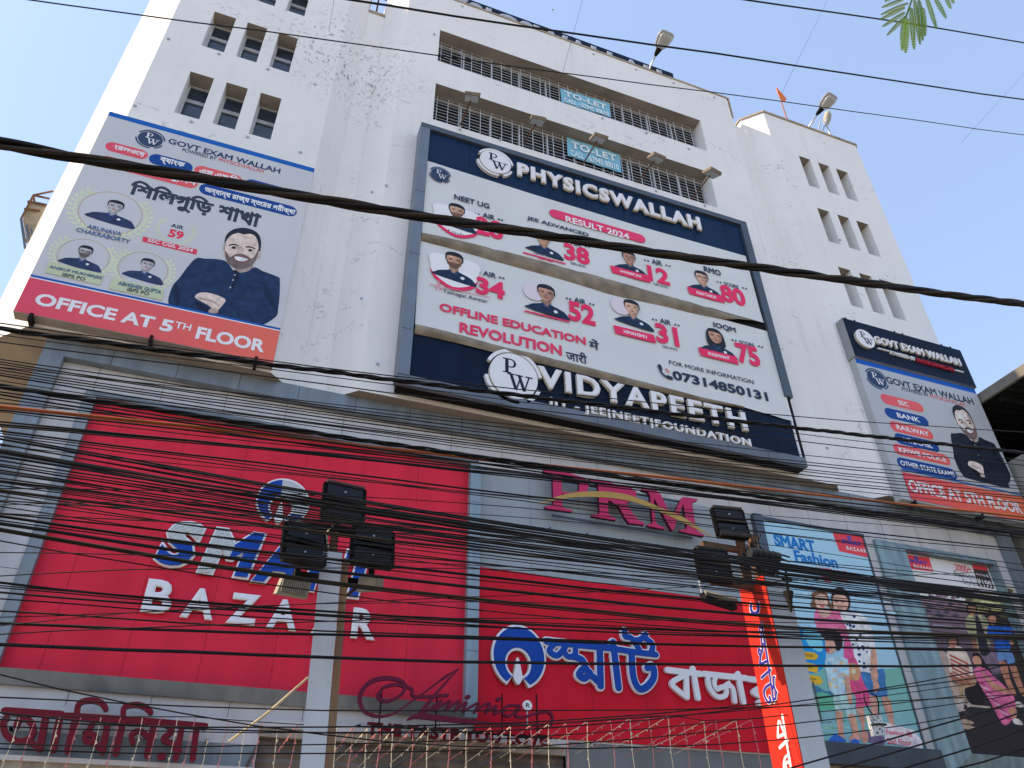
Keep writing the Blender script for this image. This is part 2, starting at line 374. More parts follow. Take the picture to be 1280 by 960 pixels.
cw.face([(1.2, 14.65, ZC - .9), (1.86, 14, ZC - .9), (14.7, 14, ZC - .9), (15.35, 14.65, ZC - .9), (15.35, YB, ZC - .9), (1.2, YB, ZC - .9)], COPING)
cwo = cw.build('centre_wall', bld)
c = MB(); c.box((1.8, 13.965, ZC), (14.76, 14.25, ZC + 0.07), COPING)
c.obox((1.5, 14.36, ZC + .035), (.36, -.36, 0), (.06, .06, 0), (0, 0, .035), COPING); c.obox((15.06, 14.36, ZC + .035), (.36, .36, 0), (.06, -.06, 0), (0, 0, .035), COPING)
c.build('coping', cwo)
for x0, x1 in ((0.652, 1.198), (15.352, 15.768)):
    b = MB(); ZR = 27.1 if x0 < 5 else 28.0
    b.face([(x0, 14.65, ZS), (x1, 14.65, ZS), (x1, 14.65, ZR), (x0, 14.65, ZR)], WHITE)
    if x0 < 5: b.box((x0, 14.60, ZR), (x1, 15.2, ZR + 0.1), COPING)
    b.build('recess_wall', bld)
# soffit under the overhanging upper floors
b = MB()
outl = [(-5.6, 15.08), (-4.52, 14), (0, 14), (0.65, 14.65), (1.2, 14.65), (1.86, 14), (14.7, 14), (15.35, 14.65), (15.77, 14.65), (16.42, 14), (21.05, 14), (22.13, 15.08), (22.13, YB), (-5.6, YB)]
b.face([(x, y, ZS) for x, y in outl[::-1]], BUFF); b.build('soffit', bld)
# small anchor plates left in the wall
for px, py in [(450, 353), (638, 406), (826, 457), (1002, 508), (730, 180), (893, 231), (1050, 281), (562, 130)]:
    q = at(px / 2.667, py / 2.667, 13.99); b = MB(); b.obox(q, (.035, 0, 0), (0, .02, 0), (0, 0, .03), STEEL); b.build('anchor_plate', bld)
for px, py in [(465, 240), (452, 373), (472, 455), (483, 232), (543, 43), (575, 66), (578, 8), (691, 12), (742, 68), (795, 87), (842, 104), (893, 122), (625, 175), (575, 162), (705, 195), (763, 218), (820, 239), (881, 257), (753, 148), (808, 166), (861, 186), (1050, 300), (1065, 345), (940, 325), (1034, 560)]:
    q = at(px, py, 13.99); b = MB(); b.obox(q, (.035, 0, 0), (0, .02, 0), (0, 0, .03), STEEL); b.build('anchor_plate', bld)
# tower windows
def slot_window(x0, x1, z0, z1, y):
    b = MB(); f = 0.035
    for a, c_, d, e in ((x0, x0 + f, z0, z1), (x1 - f, x1, z0, z1), (x0 + f, x1 - f, z0, z0 + f), (x0 + f, x1 - f, z1 - f, z1)): b.box((a, y - .06, d), (c_, y - .01, e), ALU)
    zm = z0 + (z1 - z0) * 0.62
    b.box((x0 + f, y - .07, zm), (x1 - f, y - .02, zm + .04), ALU); b.box((x0 + f, y - .055, zm + .09), (x1 - f, y - .02, zm + .12), ALU)
    o = b.build('window', bld)
    g = MB(); g.face([(x0 + f, y - .015, z0 + f), (x1 - f, y - .015, z0 + f), (x1 - f, y - .015, z1 - f), (x0 + f, y - .015, z1 - f)], GLASS); g.build('pane', o)
for a, b_, c_, d in hl + hr: slot_window(a, b_, c_, d, 14.5)
# long louvred windows of the centre with their grilles
LOUV = pm('louvre_glass', (0.07, 0.11, 0.14), 0.15, 0.35, 3, spec=0.6)
for x0, x1, z0, z1 in CH:
    Y = 14.6
    b = MB(); n = 10
    for i in range(n + 1):
        x = x0 + (x1 - x0) * i / n; b.box((x - .022 if i else x, Y - .10, z0), (x + .022 if i < n else x, Y - .02, z1), ALU)
    b.box((x0 + .04, Y - .09, z1 - .05), (x1 - .04, Y - .03, z1), ALU); b.box((x0 + .04, Y - .09, z0), (x1 - .04, Y - .03, z0 + .05), ALU)
    o = b.build('window', bld)
    g = MB(); g.face([(x0, Y - .004, z0), (x1, Y - .004, z0), (x1, Y - .004, z1), (x0, Y - .004, z1)], DARK)
    k = 0; z = z0 + .08
    while z < z1 - .08:
        g.obox(((x0 + x1) / 2, Y - .03, z), ((x1 - x0) / 2 - .05, 0, 0), (0, .02, .035), (0, .002, -.002), LOUV); z += .105; k += 1
    g.build('louvre_pane', o)
    r = MB(); x = x0 + .18; i = 0
    while x < x1 - .05:
        r.box((x - .009, Y - .20, z0), (x + .009, Y - .182, z1), ALU); x += .36; i += 1
    z = z0 + .1
    while z < z1:
        r.box((x0, Y - .18, z - .006), (x1, Y - .168, z + .006), ALU); z += .155
    r.build('grille', o)

# podium: cladding under the soffit
pod = MB()
PX0, PX1, YP = -4.2, 20.95, 14.45
pod.face([(PX0, YP, 4.62), (PX1, YP, 4.62), (PX1, YP, ZS), (PX0, YP, ZS)], PALE)
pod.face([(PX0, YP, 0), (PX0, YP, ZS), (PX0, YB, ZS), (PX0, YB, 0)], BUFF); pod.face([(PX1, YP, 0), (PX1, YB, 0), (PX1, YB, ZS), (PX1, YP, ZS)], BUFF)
x = PX0 + 1.0
while x < PX1:
    pod.box((x - .004, YP - .002, 4.62), (x + .004, YP + .01, ZS), SEAM); x += 1.22
for z in (8.9, 6.7): pod.box((PX0, YP - .002, z - .004), (PX1, YP + .01, z + .004), SEAM)
pod.build('podium_cladding', bld)
TANW = pm('stained_tan_wall', (0.36, 0.31, 0.24), 0.9, 0.35, 1.6, streak=True)
GREYW = pm('grey_rendered_wall', (0.19, 0.20, 0.20), 0.8, 0.15, 1.2)
b = MB()
b.face([(12.1, YP + .01, 0), (PX1, YP + .01, 0), (PX1, YP + .01, 4.62), (12.1, YP + .01, 4.62)], TANW)
b.face([(6.6, YP + .01, 0), (12.1, YP + .01, 0), (12.1, YP + .01, 4.62), (6.6, YP + .01, 4.62)], GREYW)
b.face([(PX0, YP + .6, 0), (6.6, YP + .6, 0), (6.6, YP + .6, 4.62), (PX0, YP + .6, 4.62)], DARK); b.face([(6.6, YP + .01, 0), (6.6, YP + .6, 0), (6.6, YP + .6, 4.62), (6.6, YP + .01, 4.62)], DARK)
b.build('lower_wall', bld)
def frame_box(name, x0, x1, z0, z1, y, proud, parts, w, parent, m=BAND, seams=True):
    """mitred cladding frame with a sloping outer face; w = widths (left, right, top, bottom)"""
    b = MB(); yo, yi = y - proud * 0.35, y - proud
    xi0, xi1, zi0, zi1 = x0 + w[0], x1 - w[1], z0 + w[3], z1 - w[2]
    O = {'bl': (x0, yo, z0), 'br': (x1, yo, z0), 'tr': (x1, yo, z1), 'tl': (x0, yo, z1)}
    I = {'bl': (xi0, yi, zi0), 'br': (xi1, yi, zi0), 'tr': (xi1, yi, zi1), 'tl': (xi0, yi, zi1)}
    for k, (p, q) in {'L': ('tl', 'bl'), 'R': ('br', 'tr'), 'T': ('tr', 'tl'), 'B': ('bl', 'br')}.items():
        if k not in parts: continue
        b.face([O[p], O[q], I[q], I[p]], m)
        b.face([I[p], I[q], (I[q][0], y, I[q][2]), (I[p][0], y, I[p][2])], m)
        b.face([(O[p][0], y, O[p][2]), (O[q][0], y, O[q][2]), O[q], O[p]], m)
    return b.build(name, parent)
# outer band of the podium
b = MB()
b.box((-4.24, 14.26, 0), (-3.85, YP, 10.92), BAND); b.box((20.57, 14.26, 0), (20.97, YP, 10.92), BAND); b.box((-4.24, 14.26, 10.92), (20.97, YP, ZS - .004), BAND)
for i in range(1, 21):
    x = -4.24 + i * 1.22; b.box((x - .005, 14.257, 10.92), (x + .005, 14.27, ZS - .004), SEAM)
for i in range(1, 8): b.box((-4.24, 14.257, i * 1.5), (-3.85, 14.27, i * 1.5 + .01), SEAM)
b.build('cladding_band', bld)

# ---------------------------------------------------------------- neighbour's shed on the right
nb = empty('neighbouring_shed', (22, 14, 0), 'open-sided building at the right edge under a dark corrugated roof', 'building')
b = MB(); cg = pm('raw_concrete', (0.30, 0.30, 0.27), 0.9, 0.25, 1.5, bump=0.2)
b.box((21.75, 6, 0), (34, 26, 13.35), cg); b.build('wall', nb)
b = MB(); b.box((33.6, 6.2, 13.36), (34, 26, 16.5), DARK); b.box((21.8, 25.6, 13.36), (33.6, 26, 16.0), DARK); b.build('rear_wall', nb)  # rear walls painted near-black to carry the deep interior's shade
b = MB(); vs = []; rt = pm('dark_roof_sheet', (0.02, 0.023, 0.022), 0.8, 0.3, 2); n = 150
for i in range(n + 1):
    y = 5.5 + 21 * i / n; h = 0.05 * (1 if i % 2 else 0)
    vs += [(21.6, y, 15.5 + h), (34.2, y, 16.6 + h)]
b.mesh(vs, [(2 * i, 2 * i + 1, 2 * i + 3, 2 * i + 2) for i in range(n)], rt)
b.build('roof', nb)
b = MB(); b.box((21.5, 5.4, 15.42), (21.598, 26.6, 15.75), pm('cream_fascia', (0.22, 0.205, 0.175), 0.8, 0.2, 2)); b.build('fascia', nb)
b = MB()
for i in range(9): b.box((21.7, 6.0 + i * 2.4, 15.2), (34, 6.12 + i * 2.4, 15.4), DARK)  # purlins share the interior's painted-in shade
b.build('purlins', nb)

# rusty cage on the far side of the left tower
cg_ = empty('rusty_wall_cage', (-6.3, 17.4, 16.8), 'rusty steel cage with tarpaulin bracketed to the sunlit side of the left tower', 'cage')
def Q(px, py, y=17.4): return at(px, py, y)
b = MB(); fr = cp(0, 220, 8.725, [(365, 210), (230, 470), (580, 165), (540, 248), (310, 275), (275, 355), (510, 315), (440, 380)])
P = [Q(*p) for p in fr]; ex = Vector((0, .9, 0))
for i, j in ((0, 1), (0, 2), (0, 3), (4, 6), (5, 7)):
    b.tube([P[i], P[j]], .03, RUST, 5); b.tube([P[i] + ex, P[j] + ex], .03, RUST, 5)
for i in (0, 1, 4, 5): b.tube([P[i], P[i] + ex], .03, RUST, 5)
for (a, c_) in (((230, 480), (275, 790)), ((290, 540), (320, 700)), ((345, 580), (355, 640))):
    p, q = cp(0, 220, 8.725, [a, c_]); b.tube([Q(*p), Q(*q)], .035, STEELFR, 5)
b.build('frame', cg_)
b = MB(); pl = FY(17.45); tp = pm('brown_tarpaulin', (0.33, 0.28, 0.2), 0.9, 0.4, 3)
b.prism(pl, pl.uvs(cp(0, 220, 8.725, [(315, 285), (505, 320), (420, 490), (370, 585), (290, 560), (250, 480)])), tp, -0.8, 0); b.build('tarpaulin', cg_)
# ---------------------------------------------------------------- printed portraits (generic faces)
SKINS = [(196, 160, 138), (182, 142, 120), (172, 134, 116)]
NAVYI, WHI, REDI, BLUI, ORI = (30, 50, 84), (232, 232, 236), (214, 52, 92), (20, 62, 140), (222, 92, 66)
def portrait(mb, pl, cpx, w, h, k=2, skin=(190, 152, 132), hair=(34, 38, 46), shirt=(28, 46, 72), body=True, beard=False, logo=True, sx=1.0, hood=False, glasses=False, bot=1.45):
    """bust centred on the face at photo pixel cpx; w, h = face width and height in metres"""
    cx, cy = pl.uv(*cpx)
    def q(pts, col, kk, sm=3):
        pts = [(cx + x * w, cy + y * h) for x, y in pts]
        mb.poly(pl, smooth(pts, sm) if sm else pts, pho(*[int(c) for c in col]), kk)
    if body:
        q([(-.98 * sx, -bot + .12), (-.9 * sx, -1.15), (-.7 * sx, -.98), (-.3, -.8), (0, -.72), (.3, -.8), (.75 * sx, -1.0), (.98 * sx, -1.2), (1.05 * sx, -bot - .12)], shirt, k, 4)
        q([(-.22, -.35), (.22, -.35), (.24, -.8), (0, -.98), (-.24, -.8)], tuple(c * .86 for c in skin), k + 1, 2)
        q([(-.3, -.78), (-.2, -.72), (0, -1.0), (-.1, -1.1)], tuple(min(255, c * 1.5) for c in shirt), k + 2, 0)
        q([(.3, -.78), (.2, -.72), (0, -1.0), (.1, -1.1)], tuple(min(255, c * 1.5) for c in shirt), k + 2, 0)
        if logo: mb.ell(pl, (cx + .5 * w, cy - 1.2 * h), .12 * w, .11 * h, ink(205, 212, 220), k + 2, 12)
    if hood: q([(-.6, -.75), (-.62, 0), (-.45, .5), (0, .68), (.45, .5), (.62, 0), (.6, -.75), (0, -.95)], hair, k + 1, 4)
    q([(-.5, .1), (-.52, .3), (-.42, .56), (-.1, .68), (.25, .65), (.48, .45), (.52, .1), (.4, -.1), (-.4, -.1)], hair, k + 2, 3)
    q([(-.44, .12), (-.4, .32), (-.1, .36), (.2, .34), (.42, .26), (.45, .05), (.4, -.25), (.22, -.5), (0, -.58), (-.22, -.5), (-.4, -.22)], skin, k + 3, 3)
    q([(.42, .2), (.45, .05), (.4, -.25), (.22, -.5), (.05, -.56), (.2, -.3), (.27, 0), (.25, .25)], tuple(c * .82 for c in skin), k + 3.5, 3)
    q([(-.28, .3), (.05, .31), (.0, .18), (-.25, .18)], tuple(min(255, c * 1.1) for c in skin), k + 3.6, 3); q([(-.3, -.02), (-.14, -.04), (-.16, -.2), (-.28, -.18)], tuple(min(255, c * 1.08) for c in skin), k + 3.6, 3)
    if beard: q([(-.43, 0), (-.4, -.26), (-.22, -.52), (0, -.6), (.22, -.52), (.4, -.26), (.44, 0), (.3, -.18), (.15, -.14), (0, -.16), (-.15, -.14), (-.3, -.18)], tuple(c * .55 for c in skin), k + 4, 2)
    dk = tuple(c * .35 for c in skin)
    for s_ in (-1, 1):
        q([(s_ * .3, .13), (s_ * .1, .15), (s_ * .1, .11), (s_ * .3, .08)], dk, k + 5, 0)
        q([(s_ * .29, .02), (s_ * .2, .055), (s_ * .11, .02), (s_ * .2, -.015)], (235, 235, 235) if w > .5 else dk, k + 5, 2)
        if w > .5: mb.ell(pl, (cx + s_ * .2 * w, cy + .02 * h), .035 * w, .035 * h, ink(30, 26, 24), k + 6, 10)
        if glasses: mb.ring(pl, (cx + s_ * .2 * w, cy + .03 * h), .12 * w, .15 * w, ink(40, 40, 46), k + 6, n=14, sv=h / w * .7)
    q([(-.05, .0), (.05, .0), (.08, -.2), (0, -.23), (-.08, -.2)], tuple(c * .88 for c in skin), k + 5, 0)
    q([(-.17, -.3), (0, -.28), (.17, -.3), (0, -.38)], (150, 92, 86), k + 6, 0)

def pw_disc(mb, pl, cpx, ru, rv, k, disc, mark, ringm=None, raised=0.0):
    """round mark: a disc holding a serif P over a serif W, with a broken ring"""
    c = pl.uv(*cpx)
    if raised:
        mb.prism(pl, [(c[0] + ru * math.cos(2 * math.pi * i / 36), c[1] + rv * math.sin(2 * math.pi * i / 36)) for i in range(36)], disc, 0, raised, LETS)
        d = raised + 0.004
    else:
        mb.ell(pl, c, ru, rv, disc, k); d = 0.003 * (k + 1)
    def g(pts, dd=0): mb.face([pl.P(c[0] + x * ru, c[1] + y * rv, d + dd) for x, y in pts], mark)
    # P
    g([(-.36, .12), (-.22, .12), (-.22, .68), (-.36, .68)]); g([(-.46, .68), (-.12, .68), (-.12, .73), (-.46, .73)]); g([(-.46, .07), (-.12, .07), (-.12, .12), (-.46, .12)])
    bowl = [(-.12 + .22 * math.cos(a) * s_, .53 + .2 * math.sin(a) * s2) for s_, s2, seq in ((1, 1, range(9)), (.55, .75, range(8, -1, -1))) for a in [math.pi / 2 - math.pi * i / 8 for i in seq]]
    g([(-.22, .73), (-.12, .73), (-.12, .68), (-.22, .68)], .001); g(bowl, .0005); g([(-.22, .33), (-.12, .33), (-.12, .38), (-.22, .38)], .001)
    # W
    for a, b_, wd in (((-.12, .02), (.08, -.62), .13), ((.08, -.62), (.25, -.1), .06), ((.22, .02), (.42, -.62), .13), ((.42, -.62), (.62, .02), .06)):
        g([(a[0] - wd / 2, a[1]), (a[0] + wd / 2, a[1]), (b_[0] + wd / 2, b_[1]), (b_[0] - wd / 2, b_[1])], .0015 + wd * .01)
    for x in (-.12, .22, .62): g([(x - .16, .02), (x + .16, .02), (x + .16, .07), (x - .16, .07)], .004)
    if ringm:
        for a0, a1 in ((.15, 2.7), (3.3, 4.9), (5.2, 5.9)):
            mb.ring(pl, c, ru * 1.06, ru * 1.2, ringm, k, a0, a1, 24, *((0, raised * .9) if raised else (None, None)), sv=rv / ru)
def pill(mb, pl, a, b_, hh, m, k):
    (u0, v0), (u1, v1) = pl.uv(*a), pl.uv(*b_); v = (v0 + v1) / 2
    pts = [(u1 - hh + hh * math.cos(t), v + hh * math.sin(t)) for t in [-math.pi / 2 + math.pi * i / 8 for i in range(9)]]
    pts += [(u0 + hh + hh * math.cos(t), v + hh * math.sin(t)) for t in [math.pi / 2 + math.pi * i / 8 for i in range(9)]]
    mb.poly(pl, pts, m, k)
def wreath(mb, pl, cpx, ru, rv, k, col=(196, 206, 178)):
    c = pl.uv(*cpx); m = ink(*col)
    for s_ in (-1, 1):
        for i in range(11):
            a = -1.25 + i * .19; x, y = c[0] + s_ * ru * 1.22 * math.cos(a), c[1] + rv * 1.12 * math.sin(a)
            for t in (.7, -.5):
                an = a + math.pi / 2 - t; l = ru * .3; dx, dy = s_ * math.cos(an) * l, math.sin(an) * l * rv / ru
                mb.poly(pl, [(x, y), (x + dx * .5 - dy * .22, y + dy * .5 + dx * .22), (x + dx, y + dy), (x + dx * .5 + dy * .22, y + dy * .5 - dx * .22)], m, k + (0.1 if t > 0 else 0) + i * .02)
def lightbox(name, parent, x0, x1, z0, z1, y, depth, mf, ms):
    b = MB(); b.box((x0, y, z0), (x1, y + depth, z1), ms)
    b.face([(x0 + .004, y - .0007, z0 + .004), (x1 - .004, y - .0007, z0 + .004), (x1 - .004, y - .0007, z1 - .004), (x0 + .004, y - .0007, z1 - .004)], mf)
    return b.build(name, parent)
def big_man(mb, pl, tf, k, skin=(206, 190, 182), shirt=(32, 52, 86)):
    """smiling bearded man with folded arms; tf maps drawing coordinates to (u, v)"""
    def q(pts, col, kk, sm=3): mb.poly(pl, [tf(*p) for p in (smooth(pts, sm) if sm else pts)], pho(*[int(c) for c in col]), kk)
    q([(455, 175), (510, 178), (600, 182), (660, 200), (700, 255), (745, 272), (800, 262), (845, 235), (900, 262), (1000, 300), (1012, 330), (1010, 430), (1000, 520), (990, 560), (930, 605), (875, 630), (872, 660), (640, 610), (330, 535), (285, 515), (268, 465), (275, 420), (300, 355), (340, 310), (400, 230)], shirt, k, 3)
    q([(640, 85), (630, 95), (636, 130), (650, 140), (650, 100)], tuple(c * .85 for c in skin), k + 1)
    q([(870, 120), (884, 130), (880, 165), (862, 180), (862, 140)], tuple(c * .85 for c in skin), k + 1)
    q([(690, 215), (730, 262), (750, 272), (795, 262), (835, 225), (760, 200)], tuple(c * .75 for c in skin), k + 1)
    q([(646, 98), (646, 50), (662, 14), (698, -14), (735, -24), (775, -27), (828, -14), (868, 14), (886, 60), (882, 122), (862, 128), (652, 120)], (36, 40, 52), k + 2)
    q([(650, 75), (645, 110), (645, 150), (655, 185), (690, 225), (735, 246), (790, 238), (838, 205), (864, 155), (870, 105), (864, 62), (845, 28), (812, 14), (770, 18), (735, 8), (695, 20), (668, 42)], skin, k + 3)
    q([(645, 120), (648, 165), (660, 195), (690, 228), (735, 250), (790, 241), (838, 210), (866, 150), (868, 115), (852, 150), (825, 178), (800, 165), (770, 150), (730, 146), (700, 158), (680, 170), (660, 140)], (112, 98, 98), k + 4)
    q([(700, 165), (735, 160), (785, 172), (808, 188), (775, 208), (735, 205), (708, 186)], (120, 76, 74), k + 5)
    q([(708, 170), (740, 167), (785, 178), (800, 188), (765, 198), (728, 192)], (238, 236, 232), k + 6)
    q([(860, 60), (868, 105), (862, 155), (838, 204), (800, 232), (826, 180), (836, 120), (832, 60)], tuple(c * .80 for c in skin), k + 3.5)
    q([(700, 40), (770, 34), (800, 60), (740, 78), (695, 70)], tuple(min(255, c * 1.10) for c in skin), k + 3.6); q([(668, 120), (700, 122), (706, 146), (680, 160), (664, 145)], tuple(min(255, c * 1.10) for c in skin), k + 3.6); q([(780, 138), (820, 140), (822, 165), (795, 166)], tuple(min(255, c * 1.06) for c in skin), k + 3.6)
    q([(735, 95), (760, 100), (772, 135), (755, 146), (728, 140), (722, 128)], tuple(c * .9 for c in skin), k + 5)
    for pts in ([(672, 88), (700, 80), (735, 90), (734, 96), (700, 88), (674, 96)], [(785, 98), (820, 98), (848, 112), (846, 118), (818, 106), (786, 106)]): q(pts, (44, 38, 40), k + 5, 2)
    for x, y in ((705, 107), (815, 124)):
        q([(x - 22, y), (x, y - 9), (x + 22, y + 2), (x, y + 9)], (176, 164, 160), k + 5, 2); q([(x - 13, y), (x, y - 9), (x + 13, y), (x, y + 9)], (30, 24, 24), k + 6, 2)
    q([(445, 432), (482, 405), (560, 412), (648, 450), (625, 495), (600, 520), (570, 515), (520, 480), (470, 455)], skin, k + 2)
    q([(535, 535), (560, 508), (600, 522), (590, 545)], tuple(c * .85 for c in skin), k + 3)
    q([(480, 440), (560, 455), (610, 490), (606, 498), (555, 466), (478, 448)], tuple(c * .8 for c in skin), k + 3)
    for x, y in ((712, 288), (700, 322), (682, 370)): q([(x - 7, y), (x, y - 7), (x + 7, y), (x, y + 7)], (150, 155, 165), k + 2, 2)
    q([(320, 330), (300, 420), (330, 500), (345, 420)], tuple(c * .8 for c in shirt), k + 1)
    q([(900, 330), (960, 420), (985, 520), (940, 470), (905, 400)], tuple(c * .8 for c in shirt), k + 1)
    q([(455, 470), (530, 500), (545, 545), (640, 575), (640, 585), (520, 556), (470, 510)], tuple(c * .65 for c in shirt), k + 1)
    q([(700, 255), (745, 274), (725, 330), (690, 400), (676, 395), (700, 330)], tuple(c * .7 for c in shirt), k + 1, 2)

# ---------------------------------------------------------------- left billboard
YL = 13.75; PL = FY(YL)
lb = empty('billboard', (-2.4, 14, 11.36), 'silver billboard on the left tower with a smiling man and a red office strip', 'billboard')
SILV = pm('silver_flex', (0.62, 0.62, 0.625), 0.45, 0.06, 0.5)
lightbox('board', lb, -4.82, 0.0, 11.37, 17.63, YL, 0.245, SILV, pm('box_side', (0.30, 0.28, 0.25), 0.7, 0.2, 2))
a = MB(); W = ink(*WHI); N = ink(*NAVYI)
a.poly(PL, [(-4.816, 17.47), (-0.004, 17.47), (-0.004, 17.626), (-4.816, 17.626)], ink(18, 88, 170), 1)
pw_disc(a, PL, (188, 174), .27, .27, 2, ink(50, 66, 96), ink(215, 220, 228), ink(50, 66, 96))
a.text(PL, 'GOVT EXAM WALLAH', (209.4, 179), (349.6, 217.4), (210.8, 172.4), ink(40, 62, 100), 2, .035)
a.text(PL, 'POWERED BY', (227, 189.5), (270, 200.2), (228, 185.3), ink(40, 62, 100), 2, .015)
a.text(PL, 'PHYSICSWALLAH', (272.8, 201.5), (329, 216.5), (273.6, 197), ink(196, 74, 84), 2, .01)
RG = gradm('red_to_orange_print', (205, 58, 84), (216, 96, 76), 0, -4.8, 0.0)
pill(a, PL, (131.5, 182), (185, 194.6), .155, RG, 2); pill(a, PL, (186, 197.5), (241, 210.5), .18, ink(22, 66, 138), 2)
pill(a, PL, (243, 212), (303, 226.5), .17, RG, 2); pill(a, PL, (306, 228.4), (374, 246), .17, ink(22, 66, 138), 2)
pill(a, PL, (123, 199), (247, 231), .17, RG, 2); pill(a, PL, (249, 234.5), (371, 266), .18, ink(22, 66, 138), 2)
BT = dict(bengali=.036)
a.text(PL, 'েরলওেয়', (137, 186.5), (180, 197), (138, 178.5), W, 4, **BT); a.text(PL, 'ব্যাংক', (198, 204), (229, 212), (200, 195), W, 4, **BT)
a.text(PL, 'এস.এস.িস', (248, 217), (298, 229), (249.5, 208.5), W, 4, **BT); a.text(PL, 'অন্যান্য রাজ্য স্তেরর পরীক্ষা', (254, 241.5), (368, 271), (256, 231.5), W, 4, **BT)
a.text(PL, 'পশ্িচমবঙ্গ পুিলশ', (134, 206), (244, 234), (136, 198), W, 4, **BT); a.text(PL, 'কম্বাইন্ড', (318, 236), (362, 247), (319, 227), W, 4, **BT)
a.text(PL, 'িশিলগুিড়', (157.5, 247), (262, 274), (163.5, 222.5), ink(50, 60, 78), 2, bengali=.042)
a.text(PL, 'শাখা', (270, 271), (323, 285.5), (275, 253.5), ink(50, 60, 78), 2, bengali=.042)
for (c, ru, rv, kw) in (((138.4, 266), .6, .62, {}), ((104.5, 321), .46, .48, dict(beard=True, glasses=True)), ((179, 337), .46, .48, dict(glasses=False))):
    a.ring(PL, PL.uv(*c), ru, ru * 1.035, ink(176, 164, 138), 1, n=44, sv=rv / ru); wreath(a, PL, c, ru, rv, 1)
    portrait(a, PL, {138.4: (144, 258.5), 104.5: (106.5, 315), 179: (184, 331)}[c[0]], .32 if ru > .5 else .26, .29 if ru > .5 else .26, 2, bot=1.72 if ru > .5 else 1.7, skin=(176, 176, 178), shirt=(44, 58, 92), sx=1.38, **kw)
for pts in ([(61, 327), (130, 343), (125, 357), (56, 341)], [(140, 347.5), (205, 362.5), (203, 376), (136, 361)]): a.art(PL, pts, ink(178, 190, 160), 6)
NB = ink(44, 84, 134)
a.text(PL, 'ARUNAVA', (108.4, 285.6), (151, 296), (109.7, 280.6), NB, 11, .015); a.text(PL, 'CHAKRABORTY', (94.3, 290), (161.6, 305), (96, 285), NB, 11, .015)
a.text(PL, 'ANIRUP MUKHERJEE', (61, 336.4), (126.6, 350.8), (62, 332), NB, 11, .02); a.text(PL, 'IBPS PO', (77.4, 345.6), (106, 351.6), (78.4, 341.4), ink(70, 76, 84), 11, .02)
a.text(PL, 'ABHISHEK GUPTA', (147, 356.6), (201, 368), (148, 352), NB, 11, .02); a.text(PL, 'IBPS PO', (158.4, 364.4), (185.6, 370), (159.4, 360), ink(70, 76, 84), 11, .02)
wreath(a, PL, (219.7, 289), .3, .33, 1)
a.text(PL, 'AIR', (213, 283.7), (229, 287.5), (213.8, 279), ink(48, 62, 86), 2, .03); a.text(PL, '59', (209, 296), (227.7, 300), (210.6, 285.5), ink(212, 58, 82), 2, .05)
a.art(PL, [(179, 295.6), (246.6, 312), (245.3, 318.5), (177.6, 302)], ink(206, 62, 86), 2)
a.text(PL, 'SSC CGL 2024', (184, 302), (240.5, 315.6), (185, 297.8), W, 4, .03)
tfL = lambda x, y: PL.uv(160 + x / 5.333, 290 + y / 5.333)
big_man(a, PL, tfL, 2)
zs0, zs1 = 12.27, 12.32
a.poly(PL, [(-4.816, 12.27), (-0.004, 12.27), (-0.004, 12.325), (-4.816, 12.325)], ink(24, 80, 160), 6)
a.poly(PL, [(-4.816, 12.245), (-0.004, 12.245), (-0.004, 12.27), (-4.816, 12.27)], W, 6)
a.poly(PL, [(-4.816, 11.38), (-0.004, 11.38), (-0.004, 12.245), (-4.816, 12.245)], RG, 6)
a.text(PL, 'OFFICE AT', (41.6, 380), (190, 412.2), (45, 364.6), W, 8, .045); a.text(PL, '5', (198.5, 412.8), (214, 416.6), (201.5, 398), W, 8, .045)
a.text(PL, 'TH', (217.8, 409.8), (237.6, 414.4), (218.6, 401.6), W, 8, .02); a.text(PL, 'FLOOR', (243.5, 423.6), (329.7, 441.5), (247, 408), W, 8, .045)
a.build('printed_poster', lb)
b = MB()
for px, py in ((40, 402), (189, 429), (319, 455)): q = at(px, py, 13.9); b.box((q.x - .03, 13.7, q.z - .1), (q.x + .03, 13.995, q.z + .06), DARK)
b.build('bracket', lb)

# ---------------------------------------------------------------- centre sign
YC = 13.60; PC = FY(YC)
cs = empty('coaching_sign', (8, 14, 11.4), 'huge framed sign in the middle with navy headers and two sagging white exam result banners', 'sign')
b = MB(); b.box((2.62, YC, 11.42), (13.46, 13.98, 20.48), DARK); b.build('backing_box', cs)  # painted near-black: shade of the open underside is in its colour
b = MB(); yf = 13.50
b.box((2.58, yf, 20.30), (13.50, 13.96, 20.50), STEELFR); b.box((2.58, yf, 11.60), (2.84, 13.96, 20.298), pm('pale_steel', (0.19, 0.225, 0.26), 0.45, 0.12, 2, metal=0.3)); b.box((13.25, yf, 13.55), (13.50, 13.96, 20.298), STEELFR)
b.box((2.58, yf, 11.36), (13.36, 13.62, 11.62), pm('grey_trim', (0.15, 0.18, 0.22), 0.5, 0.15, 1.2)); b.box((13.27, YC - .05, 11.62), (13.31, YC + .1, 13.55), LETW)
for z in (12.9, 15.3, 17.6): b.box((2.577, yf - .002, z), (2.842, yf + .02, z + .012), SEAM)
for i in range(1, 9): b.box((2.58 + i * 1.2, yf - .002, 11.36), (2.588 + i * 1.2, yf + .02, 11.62), SEAM)
b.build('frame', cs)
b = MB()
b.face([(2.84, YC - .01, 18.85), (13.25, YC - .01, 18.85), (13.25, YC - .01, 20.30), (2.84, YC - .01, 20.30)], pm('navy_panel_blue', (0.006, 0.027, 0.072), 0.5, 0.25, 0.6, spec=0.12)); b.face([(2.84, YC - .01, 11.62), (13.27, YC - .01, 11.62), (13.27, YC - .01, 14.2), (2.84, YC - .01, 14.2)], NAVY)
